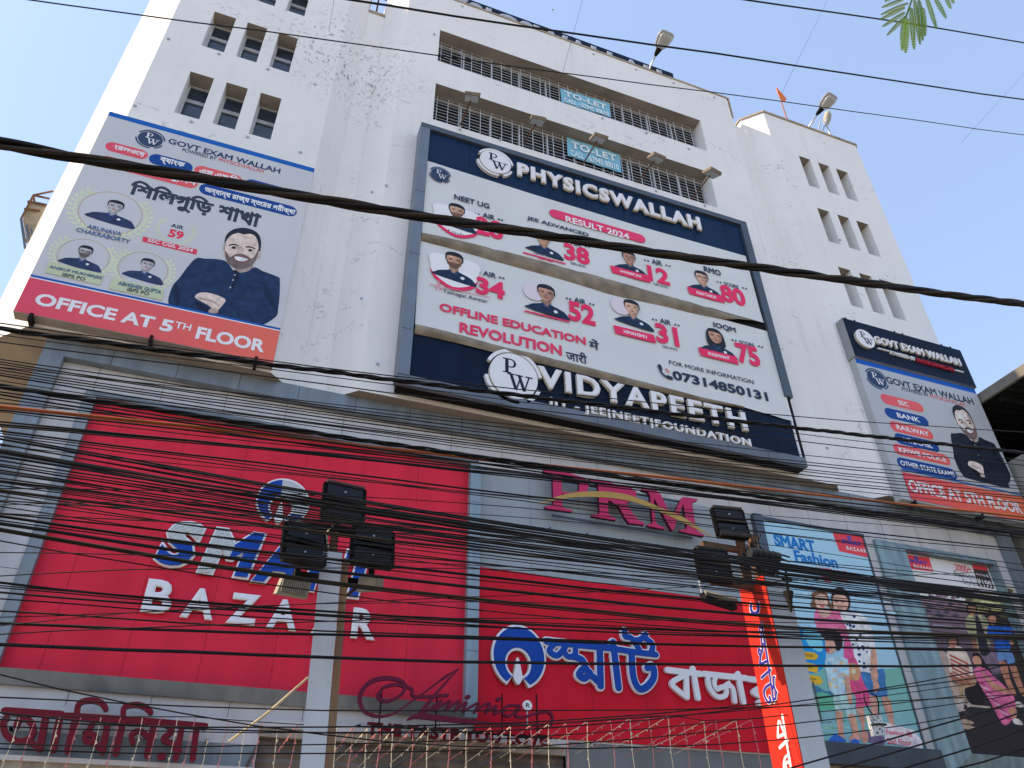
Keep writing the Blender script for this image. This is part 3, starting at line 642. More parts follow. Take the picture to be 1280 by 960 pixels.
for i in range(1, 9):
    x = 2.84 + i * 1.22; b.box((x - .004, YC - .013, 18.85), (x + .004, YC - .008, 20.30), DARK); b.box((x - .004, YC - .013, 11.62), (x + .004, YC - .008, 14.2), DARK)
b.build('navy_panel', cs)
# two flex banners on the board, slack along their lower edges, with the folded canvas between
PBn = FY(YC - .03)
def banner(name, tops, bots, m, y, sag=0.0):
    n = 24; vs = []; fs = []
    for i in range(n + 1):
        t = i / n
        def ev(L):
            f = t * (len(L) - 1); j = min(int(f), len(L) - 2); g = f - j; return tuple(L[j][q] * (1 - g) + L[j + 1][q] * g for q in (0, 1))
        (xa, za), (xb, zb) = ev(tops), ev(bots)
        for r in range(9):
            s_ = r / 8; w = .025 * math.sin(i * 1.3 + r) * (s_ ** 3) - sag * s_ ** 4 * .1
            vs.append((xa + (xb - xa) * s_, y - abs(w), za + (zb - za) * s_))
    for i in range(n):
        for r in range(8): fs.append((i * 9 + r, i * 9 + r + 1, (i + 1) * 9 + r + 1, (i + 1) * 9 + r))
    o = MB(); o.mesh(vs, fs, m); return o.build(name, cs, True)
U = lambda px, py: FY(YC - .03).uv(px, py)
b1t = [U(534.5, 201), U(667, 243), U(800, 283), U(932, 320)]; b1b = [U(527, 292), U(640, 318), U(760, 351), U(880, 383), U(954, 404)]
banner('banner', b1t, b1b, FLEX, YC - .03)
b2t = [U(525, 300), U(640, 329), U(760, 365), U(880, 393), U(959, 414)]; b2b = [U(518.5, 407), U(640, 437), U(740, 461.6), U(840, 488), U(935, 511), U(991, 527)]
banner('banner', b2t, b2b, FLEX, YC - .03)
f_ = MB()
def roll(top, bot, y, bulge):
    n = 30; vs = []; fs = []
    for i in range(n + 1):
        t = i / n
        def ev(L):
            f = t * (len(L) - 1); j = min(int(f), len(L) - 2); g = f - j; return tuple(L[j][q] * (1 - g) + L[j + 1][q] * g for q in (0, 1))
        (xa, za), (xb, zb) = ev(top), ev(bot)
        for r in range(7):
            s_ = r / 6; vs.append((xa + (xb - xa) * s_, y - bulge * math.sin(math.pi * s_) * (.7 + .3 * math.sin(i * .9)) - .01 * math.sin(r * 3 + i * .5), za + (zb - za) * s_ + .012 * math.sin(i * .7 + r)))
    for i in range(n):
        for r in range(6): fs.append((i * 7 + r, i * 7 + r + 1, (i + 1) * 7 + r + 1, (i + 1) * 7 + r))
    f_.mesh(vs, fs, FOLD)
roll([U(527.5, 291), U(640, 316), U(760, 349), U(880, 383), U(954, 404)], [U(525.5, 301), U(640, 332), U(760, 367), U(850, 388), U(905, 400)], YC - .04, .10)
roll([U(518.5, 405), U(640, 436), U(740, 460.6), U(840, 487), U(925, 509)], [U(517.5, 417), U(640, 446), U(740, 471), U(840, 494), U(930, 512)], YC - .04, .09)
f_.build('folded_canvas', cs, True)
L_ = MB()
PN = FY(YC - .01)
pw_disc(L_, PN, (618, 205.6), .47, .47, 1, LETW, ink(24, 36, 58), LETW, raised=.10)
L_.text(PN, 'PHYSICSWALLAH', (645.4, 223.6), (875.5, 289.8), (646.4, 207.4), LETW, 0, .07, depth=.14, sp=1.2, mside=LETS, base=.0)
pw_disc(L_, PN, (640.5, 472.5), .60, .64, 1, LETW, ink(24, 36, 58), LETW, raised=.10)
L_.text(PN, 'VIDYAPEETH', (671, 486), (933, 542), (673.2, 460.5), LETW, 0, .05, depth=.15, sp=1.2, mside=LETS, base=.0)
L_.text(PN, 'IIT - JEE|NEET|FOUNDATION', (686, 510.5), (938, 565), (688, 498), LETW, 0, .05, depth=.12, sp=1.16, mside=LETS, base=.0)
L_.build('raised_lettering', cs)
a = MB(); K = 8; P3 = FY(YC - .045)
PK = ink(212, 48, 96); TX = ink(36, 52, 76)
pw_disc(a, P3, (550, 218.8), .26, .26, K, ink(44, 62, 92), ink(190, 200, 208), ink(44, 62, 92))
a.text(P3, 'NEET UG', (567.5, 249.7), (611.6, 261), (568.6, 243.6), TX, K, .035)
a.text(P3, 'JEE ADVANCED', (658.6, 276), (736, 297.2), (659.4, 270.6), TX, K, .035)
pill(a, P3, (686.5, 265.5), (806.5, 300), .175, ink(214, 60, 106), K); a.text(P3, 'RESULT 2024', (707, 278), (786.5, 299.8), (708, 270.8), W, K + 2, .03)
a.text(P3, 'RMO', (880.4, 340), (901.5, 345), (881, 333.5), TX, K, .035); a.text(P3, 'IOQM', (892.5, 410.6), (920.3, 416.6), (893, 403.6), TX, K, .035)
a.text(P3, 'NSEA', (786, 314), (805, 318.6), (786.5, 309), TX, K, .035)
for s_, bl, br, tl_ in (('28', (594, 294), (628.8, 299.5), (596, 271.6)), ('38', (705.4, 324.9), (737.6, 332), (706.8, 304.6)), ('12', (810.8, 351), (837.8, 357.6), (809.5, 331.6)), ('80', (903, 377.4), (933.5, 383.4), (902.2, 356.6)),
                      ('34', (594.5, 367), (631, 375), (595, 345.6)), ('52', (711, 400.7), (744.6, 407.8), (711, 376)), ('31', (821.3, 428.5), (849.6, 433.8), (821.3, 404.6)), ('75', (923.2, 454), (951.8, 459.6), (919.4, 429))):
    a.text(P3, s_, bl, br, tl_, PK, K, .05)
for s_, x, y, w_ in (('AIR', 603, 272, 15.4), ('AIR', 713, 306, 14), ('AIR', 815, 330, 13), ('AIR', 603.5, 344.4, 16.5), ('AIR', 717.5, 377.8, 15), ('AIR', 825, 404, 14), ('SCORE', 905.5, 357, 18), ('SCORE', 924.4, 429.8, 19)):
    hh = 6 if s_ == 'AIR' else 4.2
    a.text(P3, s_, (x, y), (x + w_, y + w_ * .24), (x + .4, y - hh), TX, K, .03)
    for dx in (-9, -5, w_ + 5, w_ + 9): c = P3.uv(x + dx, y + dx * .24 - 2.5); a.ell(P3, c, .035, .03, TX, K, 8)
port = [((570.6, 264.5), .36, .42, 0), ((679, 298), .36, .42, 1), ((785.9, 322.5), .34, .38, 2), ((877, 347.5), .36, .40, 3), ((567.5, 326.6), .38, .44, 4), ((682.3, 367.5), .40, .46, 5), ((789.4, 385.3), .38, .42, 6), ((893.4, 421.0), .38, .42, 7)]
for c, w_, h_, i in port:
    u, v = P3.uv(*c)
    if i in (0, 4):
        a.poly(P3, smooth([(u - .60, v - .30), (u - .5, v - .68), (u, v - .92), (u + .52, v - .74), (u + .64, v - .35), (u + .6, v + .1), (u - .55, v + .1)], 4), ink(226, 226, 230), K)
        a.poly(P3, smooth([(u - .60, v - .42), (u - .48, v - .72), (u, v - .98), (u + .5, v - .80), (u + .64, v - .48), (u + .46, v - .70), (u, v - .88), (u - .44, v - .64)], 3), PK, K + 1)
    if i in (5, 6): a.ell(P3, (u - .34, v - .05), .30, .28, ink(200, 194, 206), K, 20)
    portrait(a, P3, c, w_ * 1.22, h_, K + 2, skin=SKINS[i % 3], beard=i in (4, 0), hood=i == 7, glasses=i == 3, sx=1.12, bot=1.5)
for tl_, br, s_ in (((764, 334.4), (812.9, 352.6), 'SANDEEP JHA'), ((860, 360.6), (905.7, 378.4), 'KISAN THAKUR'), ((768, 408.8), (820, 428.2), 'HIMANSHU'), ((874, 436.8), (923, 454.6), 'KHUSHWANT')):
    (u0, v0), (u1, v1) = P3.uv(*tl_), P3.uv(*br); h_ = .27; vm = (v0 + v1) / 2
    a.poly(P3, [(u0, vm - h_ / 2), (u1, vm - h_ / 2), (u1 - .05, vm + h_ / 2), (u0 - .04, vm + h_ / 2)], PK, K + 7)
    a.text(P3, s_, (u0 + .25, vm - .06), (u1 - .28, vm - .06), (u0, vm + .06), W, K + 8, .03, uv=True)
for c in ((682.3, 367.5), (679, 298)):
    u, v = P3.uv(*c); a.poly(P3, [(u - .62, v - .80), (u + .62, v - .80), (u + .62, v - .75), (u - .62, v - .75)], PK, K + 7)
for s_, bl, br, tl_ in (('Arindam', (557.5, 291.5), (586, 298.6), (558, 286.8)), ('Tathagat Awatar', (553.4, 366.4), (609.7, 381), (554, 361)), ('Ujjwal Kamal', (667, 317.8), (694, 324.8), (667.5, 314.6)), ('Sumani Pawar', (667, 393), (698, 400.6), (667.5, 390)), ('GEN-EWS', (713, 330.6), (732, 335.4), (713.4, 327.6)), ('GEN-EWS', (817, 356.6), (835, 361), (817.4, 354)), ('GEN-EWS', (828, 434.4), (847, 439), (828.4, 431.6))):
    a.text(P3, s_, bl, br, tl_, TX, K, .012)
a.text(P3, 'AIR 633', (673, 324), (691, 328.6), (673.4, 320.4), PK, K, .03)
a.text(P3, 'OFFLINE EDUCATION', (549, 387), (732.5, 433.2), (550.4, 377.2), ink(206, 58, 96), K, .045); a.text(P3, 'REVOLUTION', (574, 415), (702.5, 446), (575, 402), ink(206, 58, 96), K, .045)
a.text(P3, 'में', (736.5, 435.4), (749, 438.4), (737.5, 423.4), TX, K, .02); a.text(P3, 'जारी', (707.6, 449.8), (734, 456), (709, 436.4), TX, K, .02)
a.text(P3, 'FOR MORE INFORMATION', (836.6, 455.8), (942.2, 480), (837.2, 451), TX, K, .01); a.text(P3, '07314850131', (841.5, 475), (960.8, 501.8), (843, 464), TX, K, .045)
cx, cy = P3.uv(830.8, 465.5)
a.stroke(P3, [(cx - .13, cy + .13), (cx - .12, cy - .02), (cx - .02, cy - .13), (cx + .14, cy - .15)], .06, TX, .003 * K)
a.stroke(P3, [(cx - .14, cy + .16), (cx - .12, cy + .07)], .11, TX, .003 * K + .001); a.stroke(P3, [(cx + .07, cy - .14), (cx + .16, cy - .16)], .11, TX, .003 * K + .001)
for r in (.07, .12): a.ring(P3, (cx + .01, cy + .0), r, r + .025, ink(206, 120, 130), K, 0.1, 1.4, 8)
for (c, x1) in (((553.5, 359), 600),):
    pts = [P3.uv(x, y) for x, y in cp(500, 290, 5.333, [(195, 352), (235, 358), (242, 385), (258, 330), (268, 390), (282, 372), (420, 400), (600, 440)])]
    for i in range(len(pts) - 1): a.stroke(P3, [pts[i], pts[i + 1]], .022, ink(206, 120, 140), .003 * K + i * .0004)
a.build('banner_print', cs)

# ---------------------------------------------------------------- right billboard
rb = empty('billboard', (19, 14, 11.1), 'white billboard on the right tower listing exams beside a man, under a navy header', 'billboard')
XR0, XR1 = 16.58, 21.42
lightbox('board', rb, XR0, XR1, 11.12, 15.92, 13.75, 0.245, pm('grey_flex', (0.50, 0.52, 0.54), 0.3, 0.08, 0.5), pm('board_side', (0.45, 0.47, 0.47), 0.6, 0.1, 2))
lightbox('header_board', rb, XR0 - .03, XR1 + .03, 15.93, 17.46, 13.68, 0.315, NAVY, pm('box_side_grey', (0.30, 0.31, 0.31), 0.6, 0.1, 2))
PR = FY(13.75); PH = FY(13.68)
l_ = MB()
pw_disc(l_, PH, (1079.4, 425), .36, .36, 1, LETW, ink(24, 36, 58), None, raised=.08)
l_.text(PH, 'GOVT EXAM WALLAH', (1092, 429.8), (1200.5, 460), (1093, 421.6), LETW, 0, .05, depth=.10, sp=1.06, mside=LETS, base=.003)
l_.text(PH, 'POWERED BY', (1112, 443.6), (1144, 452.4), (1112.4, 439.6), LETW, 0, .03, depth=.06, mside=LETS, base=.003)
l_.text(PH, 'PHYSICSWALLAH', (1146, 453.2), (1192, 466), (1146.6, 448.6), pm('red_letter_face', (0.45, 0.02, 0.04), 0.4), 0, .04, depth=.06, base=.003)
for p, q in (((1096.6, 436.6), (1110.4, 440.4)), ((1193, 463.8), (1203.6, 466.8))):
    (u0, v0), (u1, v1) = PH.uv(*p), PH.uv(*q); l_.prism(PH, [(u0, (v0 + v1) / 2), (u1, (v0 + v1) / 2), (u1, (v0 + v1) / 2 + .04), (u0, (v0 + v1) / 2 + .04)], LETW, 0, .05)
l_.build('raised_lettering', rb)
a = MB()
a.poly(PR, [(XR0 + .01, 15.72), (XR1 - .01, 15.72), (XR1 - .01, 15.91), (XR0 + .01, 15.91)], ink(18, 84, 176), 1)
pw_disc(a, PR, (1096, 473.7), .36, .33, 2, ink(40, 62, 96), ink(205, 212, 222), ink(40, 62, 96))
a.text(PR, 'GOVT EXAM WALLAH', (1109, 478.6), (1218.5, 507), (1110, 470.8), TX, 2, .035)
a.text(PR, 'POWERED BY', (1128, 488), (1162, 496.8), (1128.6, 484), TX, 2, .015); a.text(PR, 'PHYSICSWALLAH', (1163.8, 497.4), (1207.4, 508.4), (1164.4, 493.2), ink(200, 70, 82), 2, .01)
RG2 = gradm('red_to_orange_print_pale', (208, 66, 84), (224, 104, 74), 0, 16.6, 21.4)
for i, (p, q, s_, t0, t1) in enumerate((((1100.5, 496), (1154.6, 512), 'SSC', .40, .64), ((1105.6, 514), (1160.7, 529), 'BANK', .27, .80), ((1112, 530.4), (1166.7, 545.4), 'RAILWAY', .14, .90), ((1118, 545.6), (1174, 561), 'MTS/CHSL', .2, .84), ((1116, 558.4), (1188, 578), 'KP/WB POLICE', .09, .93), ((1120.6, 575.4), (1196.7, 596), 'OTHER STATE EXAMS', .05, .96))):
    (u0, v0), (u1, v1) = PR.uv(*p), PR.uv(*q); v = (v0 + v1) / 2
    pill(a, PR, p, q, .185, RG2 if i % 2 == 0 else ink(22, 66, 138), 2)
    a.text(PR, s_, (u0 + (u1 - u0) * t0, v - .085), (u0 + (u1 - u0) * t1, v - .085), (u0, v + .085), W, 4, .03, uv=True)
# the man: the same sitting portrait at this board's scale
def tfR(x, y):
    u, v = tfL(x, y); mu, mv = tfL(765, 130)
    cu, cv = PR.uv(1208.5, 531); return cu + (u - mu) * .98, cv + (v - mv) * .98
mk = len(a.f)
big_man(a, PR, tfR, 3, skin=(214, 200, 196), shirt=(34, 40, 56))
a.poly(PR, [(XR0 + .32, 12.06), (XR1 - .01, 12.06), (XR1 - .01, 12.10), (XR0 + .32, 12.10)], ink(24, 90, 168), 11)
a.poly(PR, [(XR0 + .32, 11.16), (XR1 - .01, 11.16), (XR1 - .01, 12.0), (XR0 + .32, 12.0)], RG2, 11)
a.text(PR, 'OFFICE AT 5TH FLOOR', (16.98, 11.40), (21.15, 11.40), (16.98, 11.78), W, 13, .04, uv=True)
a.build('printed_poster', rb)
b = MB()
for px, py in ((1056, 402), (1067, 404), (1117, 418), (1127, 421), (1176, 435), (1187, 438)): q = at(px, py, 13.8); b.box((q.x - .02, 13.72, 17.44), (q.x + .02, 13.99, 17.56), DARK)
for px, py in ((1138, 629), (1222, 646)): q = at(px, py, 13.9); b.box((q.x - .03, 13.72, 11.0), (q.x + .03, 13.99, 11.14), DARK)
b.build('bracket', rb)
# ---------------------------------------------------------------- big red shop sign on the left
YR = 14.40; PRD = FY(YR)
rs = empty('shop_sign', (0.7, 14.4, 4.9), 'largest red shop sign, with half peeled blue and silver lettering over white capitals', 'sign')
def panel(name, x0, x1, z0, z1, y, m, parent, seam=1.22, first=None, hz=()):
    b = MB(); b.face([(x0, y, z0), (x1, y, z0), (x1, y, z1), (x0, y, z1)], m)
    x = x0 + (first if first is not None else seam)
    while x < x1 - .05:
        b.box((x - .003, y - .003, z0), (x + .003, y + .004, z1), pm('red_seam', (0.36, 0.012, 0.026), .7) if m is REDACP else pm('grey_seam', (0.2, 0.22, 0.23), .7)); x += seam
    for z in hz: b.box((x0, y - .002, z - .003), (x1, y + .004, z + .003), pm('red_seam', (0.36, 0.012, 0.026), .7) if m is REDACP else SEAM)
    return b.build(name, parent)
panel('panel', -3.05, 4.53, 5.07, 10.13, YR, REDACP, rs, 1.18, .55)
frame_box('frame', -3.29, 4.77, 4.86, 10.34, YP, .22, 'LTB', (.24, .24, .21, .21), rs)
b = MB(); b.box((4.53, 14.23, 4.86), (4.77, YP, 10.13), pm('divider_cladding', (0.27, 0.35, 0.39), 0.42, 0.15, 1.1, metal=0.2, streak=True))
for i in range(1, 5): b.box((4.53, 14.228, 5 + i * 1.05), (4.77, 14.24, 5.008 + i * 1.05), SEAM)
b.build('divider', rs)
def logo(mb, cpx, r, k0, silver=False, sv=1.0):
    """round mark: a blue horseshoe with a white drop at its foot"""
    c = PRD.uv(*cpx)
    def ringp(ro, ri, a0, a1, off, n=36):
        o_ = [(c[0] + ro * math.cos(a0 + (a1 - a0) * i / n), c[1] + ro * sv * math.sin(a0 + (a1 - a0) * i / n)) for i in range(n + 1)]
        i_ = [(c[0] + off[0] * r + ri * math.cos(a1 + (a0 - a1) * i / n), c[1] + off[1] * r + ri * sv * math.sin(a1 + (a0 - a1) * i / n)) for i in range(n + 1)]
        return o_ + i_
    a0, a1 = -1.15, math.pi + 1.05
    mb.prism(PRD, ringp(r * 1.08, r * .44, a0 - .08, a1 + .06, (-.04, -.26)), LETW, .02, .10, LETS)
    def arc(a, b_, m, d): mb.prism(PRD, ringp(r, r * .52, a, b_, (-.04, -.26)), m, .10, d)
    if silver: arc(a0, -.55, BLUE, .115); arc(-.55, 1.75, LED, .112); arc(1.75, a1, BLUE, .115)
    else: arc(a0, a1, BLUE, .115)
    cx, cy = c[0] - .06 * r, c[1] - .66 * r
    mb.prism(PRD, smooth([(cx, cy + .62 * r), (cx + .15 * r, cy + .05 * r), (cx + .17 * r, cy - .15 * r), (cx, cy - .36 * r), (cx - .17 * r, cy - .15 * r), (cx - .15 * r, cy + .05 * r)], 4), LETW, .02, .12, LETS)
b = MB()
logo(b, (353, 630), .47, 1, True)
def stripe_letters(mb, s_, bl, br, tl_, spl=None):
    mb.text(PRD, s_, bl, br, tl_, LETW, 0, .085, depth=.10, shear=.22, mside=LETS, base=.02)
for s_, x0, x1, sp_ in (('S', 191, 243, 'S'), ('M', 246, 320, 'M'), ('A', 313, 372, None), ('R', 378, 420, None), ('T', 424, 470, None)):
    yb = 706 + (x0 - 191) * .17; ye = yb + (x1 - x0) * .17; yt = yb - 57
    b.text(PRD, s_, (x0 - 2, yb + 2), (x1 + 2, ye + 2), (x0 + 8, yt - 2), LETW, 0, .10, depth=.09, shear=.18, mside=LETS, base=.02)
    sp = None
    if sp_ == 'S': sp = lambda x, y, m: LED if (m is BLUE and y > .5) else m
    if sp_ == 'M': sp = lambda x, y, m: LED if (m is BLUE and x < .5 - (.0 if y > .5 else .06)) else m
    b.text(PRD, s_, (x0 + 1, yb), (x1 - 1, ye), (x0 + 11, yt + 1), BLUE, 0, .06, depth=.02, shear=.18, base=.112, split=sp)
for s_, x0, x1, yb in (('B', 175, 211, 766.5), ('A', 224, 265, 773), ('Z', 281, 319, 780), ('A', 331, 369, 787), ('A', 386, 424, 795), ('R', 437, 467, 799)):
    b.text(PRD, s_, (x0, yb), (x1, yb + (x1 - x0) * .1), (x0 + 6, yb - 38 - (4 if s_ == 'B' else 0)), LETW, 0, .045, depth=.08, mside=LETS, base=.02)
b.build('raised_lettering', rs)

# ---------------------------------------------------------------- second red sign with Bengali lettering
rs2 = empty('shop_sign', (8.3, 14.4, 4.65), 'smaller bright red shop sign with blue and white Bengali lettering under the grey panel', 'sign')
REDB = pm('bright_red_cladding', (0.66, 0.010, 0.028), 0.6, 0.12, 0.7, streak=True)
b = MB(); b.face([(4.77, YR, 4.65), (11.95, YR, 4.65), (11.95, YR, 7.83), (4.77, YR, 7.83)], REDB)
b.face([(4.77, YR, 4.65), (4.77, YP, 4.65), (11.95, YP, 4.65), (11.95, YR, 4.65)], REDB)
for i in range(1, 6): b.box((4.77 + i * 1.22 - .003, YR - .003, 4.65), (4.77 + i * 1.22 + .003, YR + .004, 7.83), pm('red_seam', (0.36, 0.012, 0.026), .7))
b.build('panel', rs2)
b = MB(); logo(b, (646.5, 822), .53, 1, False, 1.08)
def S2(pts): return [PRD.uv(*p) for p in cp(600, 770, 5.12, pts)]
strk = [([(412, 170), (640, 196), (830, 214)], 44), ([(462, 188), (432, 232), (478, 262), (520, 226), (540, 190)], 40), ([(522, 230), (550, 268), (592, 262), (598, 222)], 38), ([(580, 268), (640, 290), (668, 350), (690, 372)], 44),
        ([(640, 352), (620, 385), (655, 408), (690, 385), (755, 440)], 44), ([(752, 205), (758, 455)], 46), ([(838, 178), (872, 466)], 46), ([(840, 218), (980, 240), (1112, 256)], 40),
        ([(955, 240), (965, 390), (1000, 470), (1050, 462), (1096, 400), (1090, 330), (1056, 340)], 46), ([(912, 104), (915, 140), (952, 150), (990, 200), (1010, 238)], 40), ([(1046, 128), (1010, 160), (970, 165)], 40), ([(1040, 150), (1088, 190), (1080, 245)], 40)]
sc_ = (S2([(100, 100)])[0][0] - S2([(0, 100)])[0][0]) / 100
for i, (p, w_) in enumerate(strk):
    b.stroke(PRD, S2(p), (w_ + 16) * sc_, LETW, .085 + i * .0007, d0=.02)
for i, (p, w_) in enumerate(strk):
    b.stroke(PRD, S2(p), (w_ - 4) * sc_, BLUE, .11 + i * .0007, d0=.08)
def S3(pts): return [PRD.uv(*p) for p in cp(820, 800, 6, pts)]
sc3 = (S3([(100, 100)])[0][0] - S3([(0, 100)])[0][0]) / 100
wstr = [([(72, 232), (318, 262)], 38), ([(215, 250), (180, 280), (105, 330), (150, 385), (210, 430)], 34), ([(212, 250), (218, 435)], 36), ([(262, 222), (300, 440)], 38),
        ([(345, 262), (660, 294)], 38), ([(372, 275), (385, 360), (440, 430), (500, 425), (512, 380), (480, 360), (440, 375), (420, 330), (430, 285)], 32), ([(520, 345), (560, 370), (575, 465)], 34), ([(500, 352), (530, 330)], 28), ([(600, 262), (640, 470)], 38),
        ([(678, 300), (900, 325)], 38), ([(800, 325), (770, 360), (715, 395), (745, 420), (800, 440)], 34), ([(820, 310), (830, 470)], 36), ([(755, 478), (775, 478)], 40)]
for i, (p, w_) in enumerate(wstr): b.stroke(PRD, S3(p), w_ * sc3, LETW, .09 + i * .0007, d0=.02)
b.build('raised_lettering', rs2)

# ---------------------------------------------------------------- grey panel with serif capitals
ps = empty('letter_sign', (8.3, 14.4, 7.9), 'magenta serif capitals crossed by a golden swoosh on a grey panel', 'sign')
panel('panel', 4.77, 11.95, 7.84, 10.2, YR + .01, GREYACP, ps, 1.22)
b = MB(); PP = FY(14.16)
def S4(pts): return [PP.uv(*p) for p in cp(660, 570, 5.565, pts)]
def glyph(pts, d0=0.0, d1=.10, m=PINK): b.prism(PP, S4(pts), m, d0, d1, pm('letter_return', (0.10, 0.01, 0.03), .5))
glyph([(98, 105), (150, 112), (180, 112), (260, 125), (330, 150), (385, 165), (412, 210), (400, 255), (350, 290), (290, 290), (225, 275), (228, 262), (300, 270), (340, 255), (345, 200), (325, 175), (280, 160), (222, 150), (225, 360), (240, 375), (298, 392), (296, 402), (110, 376), (108, 362), (160, 358), (165, 350), (160, 160), (150, 140), (98, 122)])
glyph([(415, 168), (470, 176), (525, 188), (640, 222), (700, 232), (740, 262), (738, 300), (700, 328), (670, 340), (720, 420), (760, 460), (798, 480), (796, 492), (690, 478), (660, 440), (620, 365), (560, 325), (545, 320), (545, 410), (560, 432), (600, 450), (598, 460), (430, 430), (432, 420), (480, 415), (485, 400), (475, 215), (460, 195), (415, 182)])
b.prism(PP, S4([(640, 232), (670, 250), (672, 300), (650, 318), (655, 318), (720, 300), (735, 270), (700, 240)]), PINK, .1, .104)
glyph([(780, 238), (880, 255), (910, 280), (985, 440), (1050, 310), (1065, 296), (1165, 312), (1164, 322), (1125, 335), (1150, 500), (1165, 535), (1210, 560), (1208, 572), (1040, 535), (1042, 525), (1085, 520), (1090, 500), (1065, 345), (995, 528), (985, 528), (860, 300), (870, 450), (885, 490), (938, 512), (936, 522), (815, 498), (817, 488), (850, 480), (852, 460), (835, 285), (820, 262), (780, 250)])
b.build('raised_lettering', ps)
b = MB()
b.prism(PP, S4(smooth([(45, 355), (150, 310), (300, 272), (480, 262), (640, 278), (780, 320), (900, 372), (1060, 440), (1180, 520), (1258, 576), (1150, 520), (1000, 448), (860, 385), (720, 335), (600, 312), (450, 300), (280, 305), (150, 328)], 3)), GOLD, .105, .125, pm('pale_edge', (0.7, 0.66, 0.5), .5))
b.build('swoosh', ps)
b = MB(); p1, p2 = at(700, 588, 14.25), at(868, 668, 14.25)
for py0, py1 in ((594, 634), (640, 676)):
    q0, q1 = at(690, py0, 14.25), at(866, py1, 14.25); z = (q0.z + q1.z) / 2; b.tube([(q0.x, 14.26, z), (q1.x, 14.26, z)], .03, STEELFR, 6)
for i in range(5): x = 6.4 + i * .9; b.tube([(x, 14.26, 8.9 + .0), (x, YR + .02, 8.9)], .02, STEELFR, 5)
b.build('support_pipes', ps)

# ---------------------------------------------------------------- fashion posters
p1 = empty('fashion_poster', (13.9, 14.4, 4.93), 'tall sky blue fashion poster of a family standing by yellow arrow boards', 'poster')
X0, X1, Z0, Z1 = 12.25, 15.45, 4.93, 10.11; PO = FY(YR)
b = MB(); b.box((12.0, 14.30, 4.93), (12.249, YP, 10.2), STEELFR); b.box((12.25, 14.36, 10.112), (15.5, YP, 10.19), STEELFR); b.box((15.452, 14.37, 4.93), (15.5, YP, 10.11), STEELFR); b.box((12.0, 14.22, 4.50), (15.75, YP, 4.93), pm('dark_ledge', (0.07, 0.09, 0.11), .5, .2, 2))
b.build('frame', p1)
SK = gradm('poster_sky_print', (150, 192, 214), (156, 198, 224), 2, 6.5, 10.1)
a = MB(); a.poly(PO, [(X0, Z0), (X1, Z0), (X1, Z1), (X0, Z1)], SK, 1)
a.poly(PO, [(X0, Z0), (X1, Z0), (X1, 6.75), (14.5, 6.6), (13.2, 6.65), (X0, 6.9)], gradm('poster_lawn_print', (120, 172, 184), (104, 170, 154), 2, 5.2, 6.7), 2)
c1 = lambda pts: cp(980, 720, 8, pts); c2 = lambda pts: cp(980, 830, 7.111, pts)
a.art(PO, c1([(95, 470), (180, 520), (300, 560), (400, 640), (420, 760), (400, 900), (330, 960), (190, 960), (150, 740)]), ink(30, 140, 206), 2, 3)
a.art(PO, c1([(190, 540), (330, 560), (385, 660), (370, 760), (250, 700)]), ink(120, 200, 236), 3, 3)
a.art(PO, c2([(215, 190), (300, 200), (360, 240), (430, 250), (430, 320), (240, 330)]), ink(60, 120, 150), 3, 3)
a.art(PO, c2([(240, 300), (330, 250), (440, 300), (430, 400), (260, 400)]), ink(90, 170, 140), 3, 3)
YEL = ink(214, 172, 52)
for pts in ([(155, 752), (300, 765), (345, 800), (315, 840), (175, 830)],): a.art(PO, c1(pts), YEL, 4)
for pts in ([(168, -20), (285, 5), (305, 40), (290, 80), (185, 58)], [(185, 92), (310, 108), (345, 150), (320, 188), (205, 165)]): a.art(PO, c2(pts), YEL, 4)
a.text(PO, 'India', (1006, 834.5), (1015, 836), (1006.4, 831), ink(150, 110, 50), 5, .02); a.text(PO, 'winter', (1009, 849), (1021, 851.5), (1009.6, 845), ink(150, 110, 50), 5, .02); a.text(PO, 'summer', (1003, 820), (1017, 822.5), (1003.4, 816), ink(150, 110, 50), 5, .02)
pst = c2([(255, 165), (335, 520)]); a.stroke(PO, [PO.uv(*p) for p in pst], .05, ink(90, 84, 84), .011)
a.stroke(PO, [PO.uv(*p) for p in c2([(335, 520), (420, 516)])], .03, ink(110, 140, 150), .0115)
def A1(pts, col, k, sm=3, f=c1): a.art(PO, f(pts), pho(*col), k, sm)
rr = random.Random(8)
for i in range(26): x, y = rr.uniform(1000, 1125), rr.uniform(725, 800); A1([((x - 980) * 8 - 60, (y - 720) * 8), ((x - 980) * 8, (y - 720) * 8 - rr.uniform(14, 30)), ((x - 980) * 8 + 80, (y - 720) * 8 + 6), ((x - 980) * 8, (y - 720) * 8 + 20)], rr.choice([(170, 206, 226), (186, 214, 230), (152, 194, 222)]), 2.2)
for i in range(40): x, y = rr.uniform(20, 1000), rr.uniform(330, 690); A1([(x - 70, y), (x, y - 8), (x + 80, y + 8), (x, y + 14)], rr.choice([(110, 176, 168), (96, 160, 140), (136, 190, 192), (124, 178, 150)]), 2.4, 2, c2)
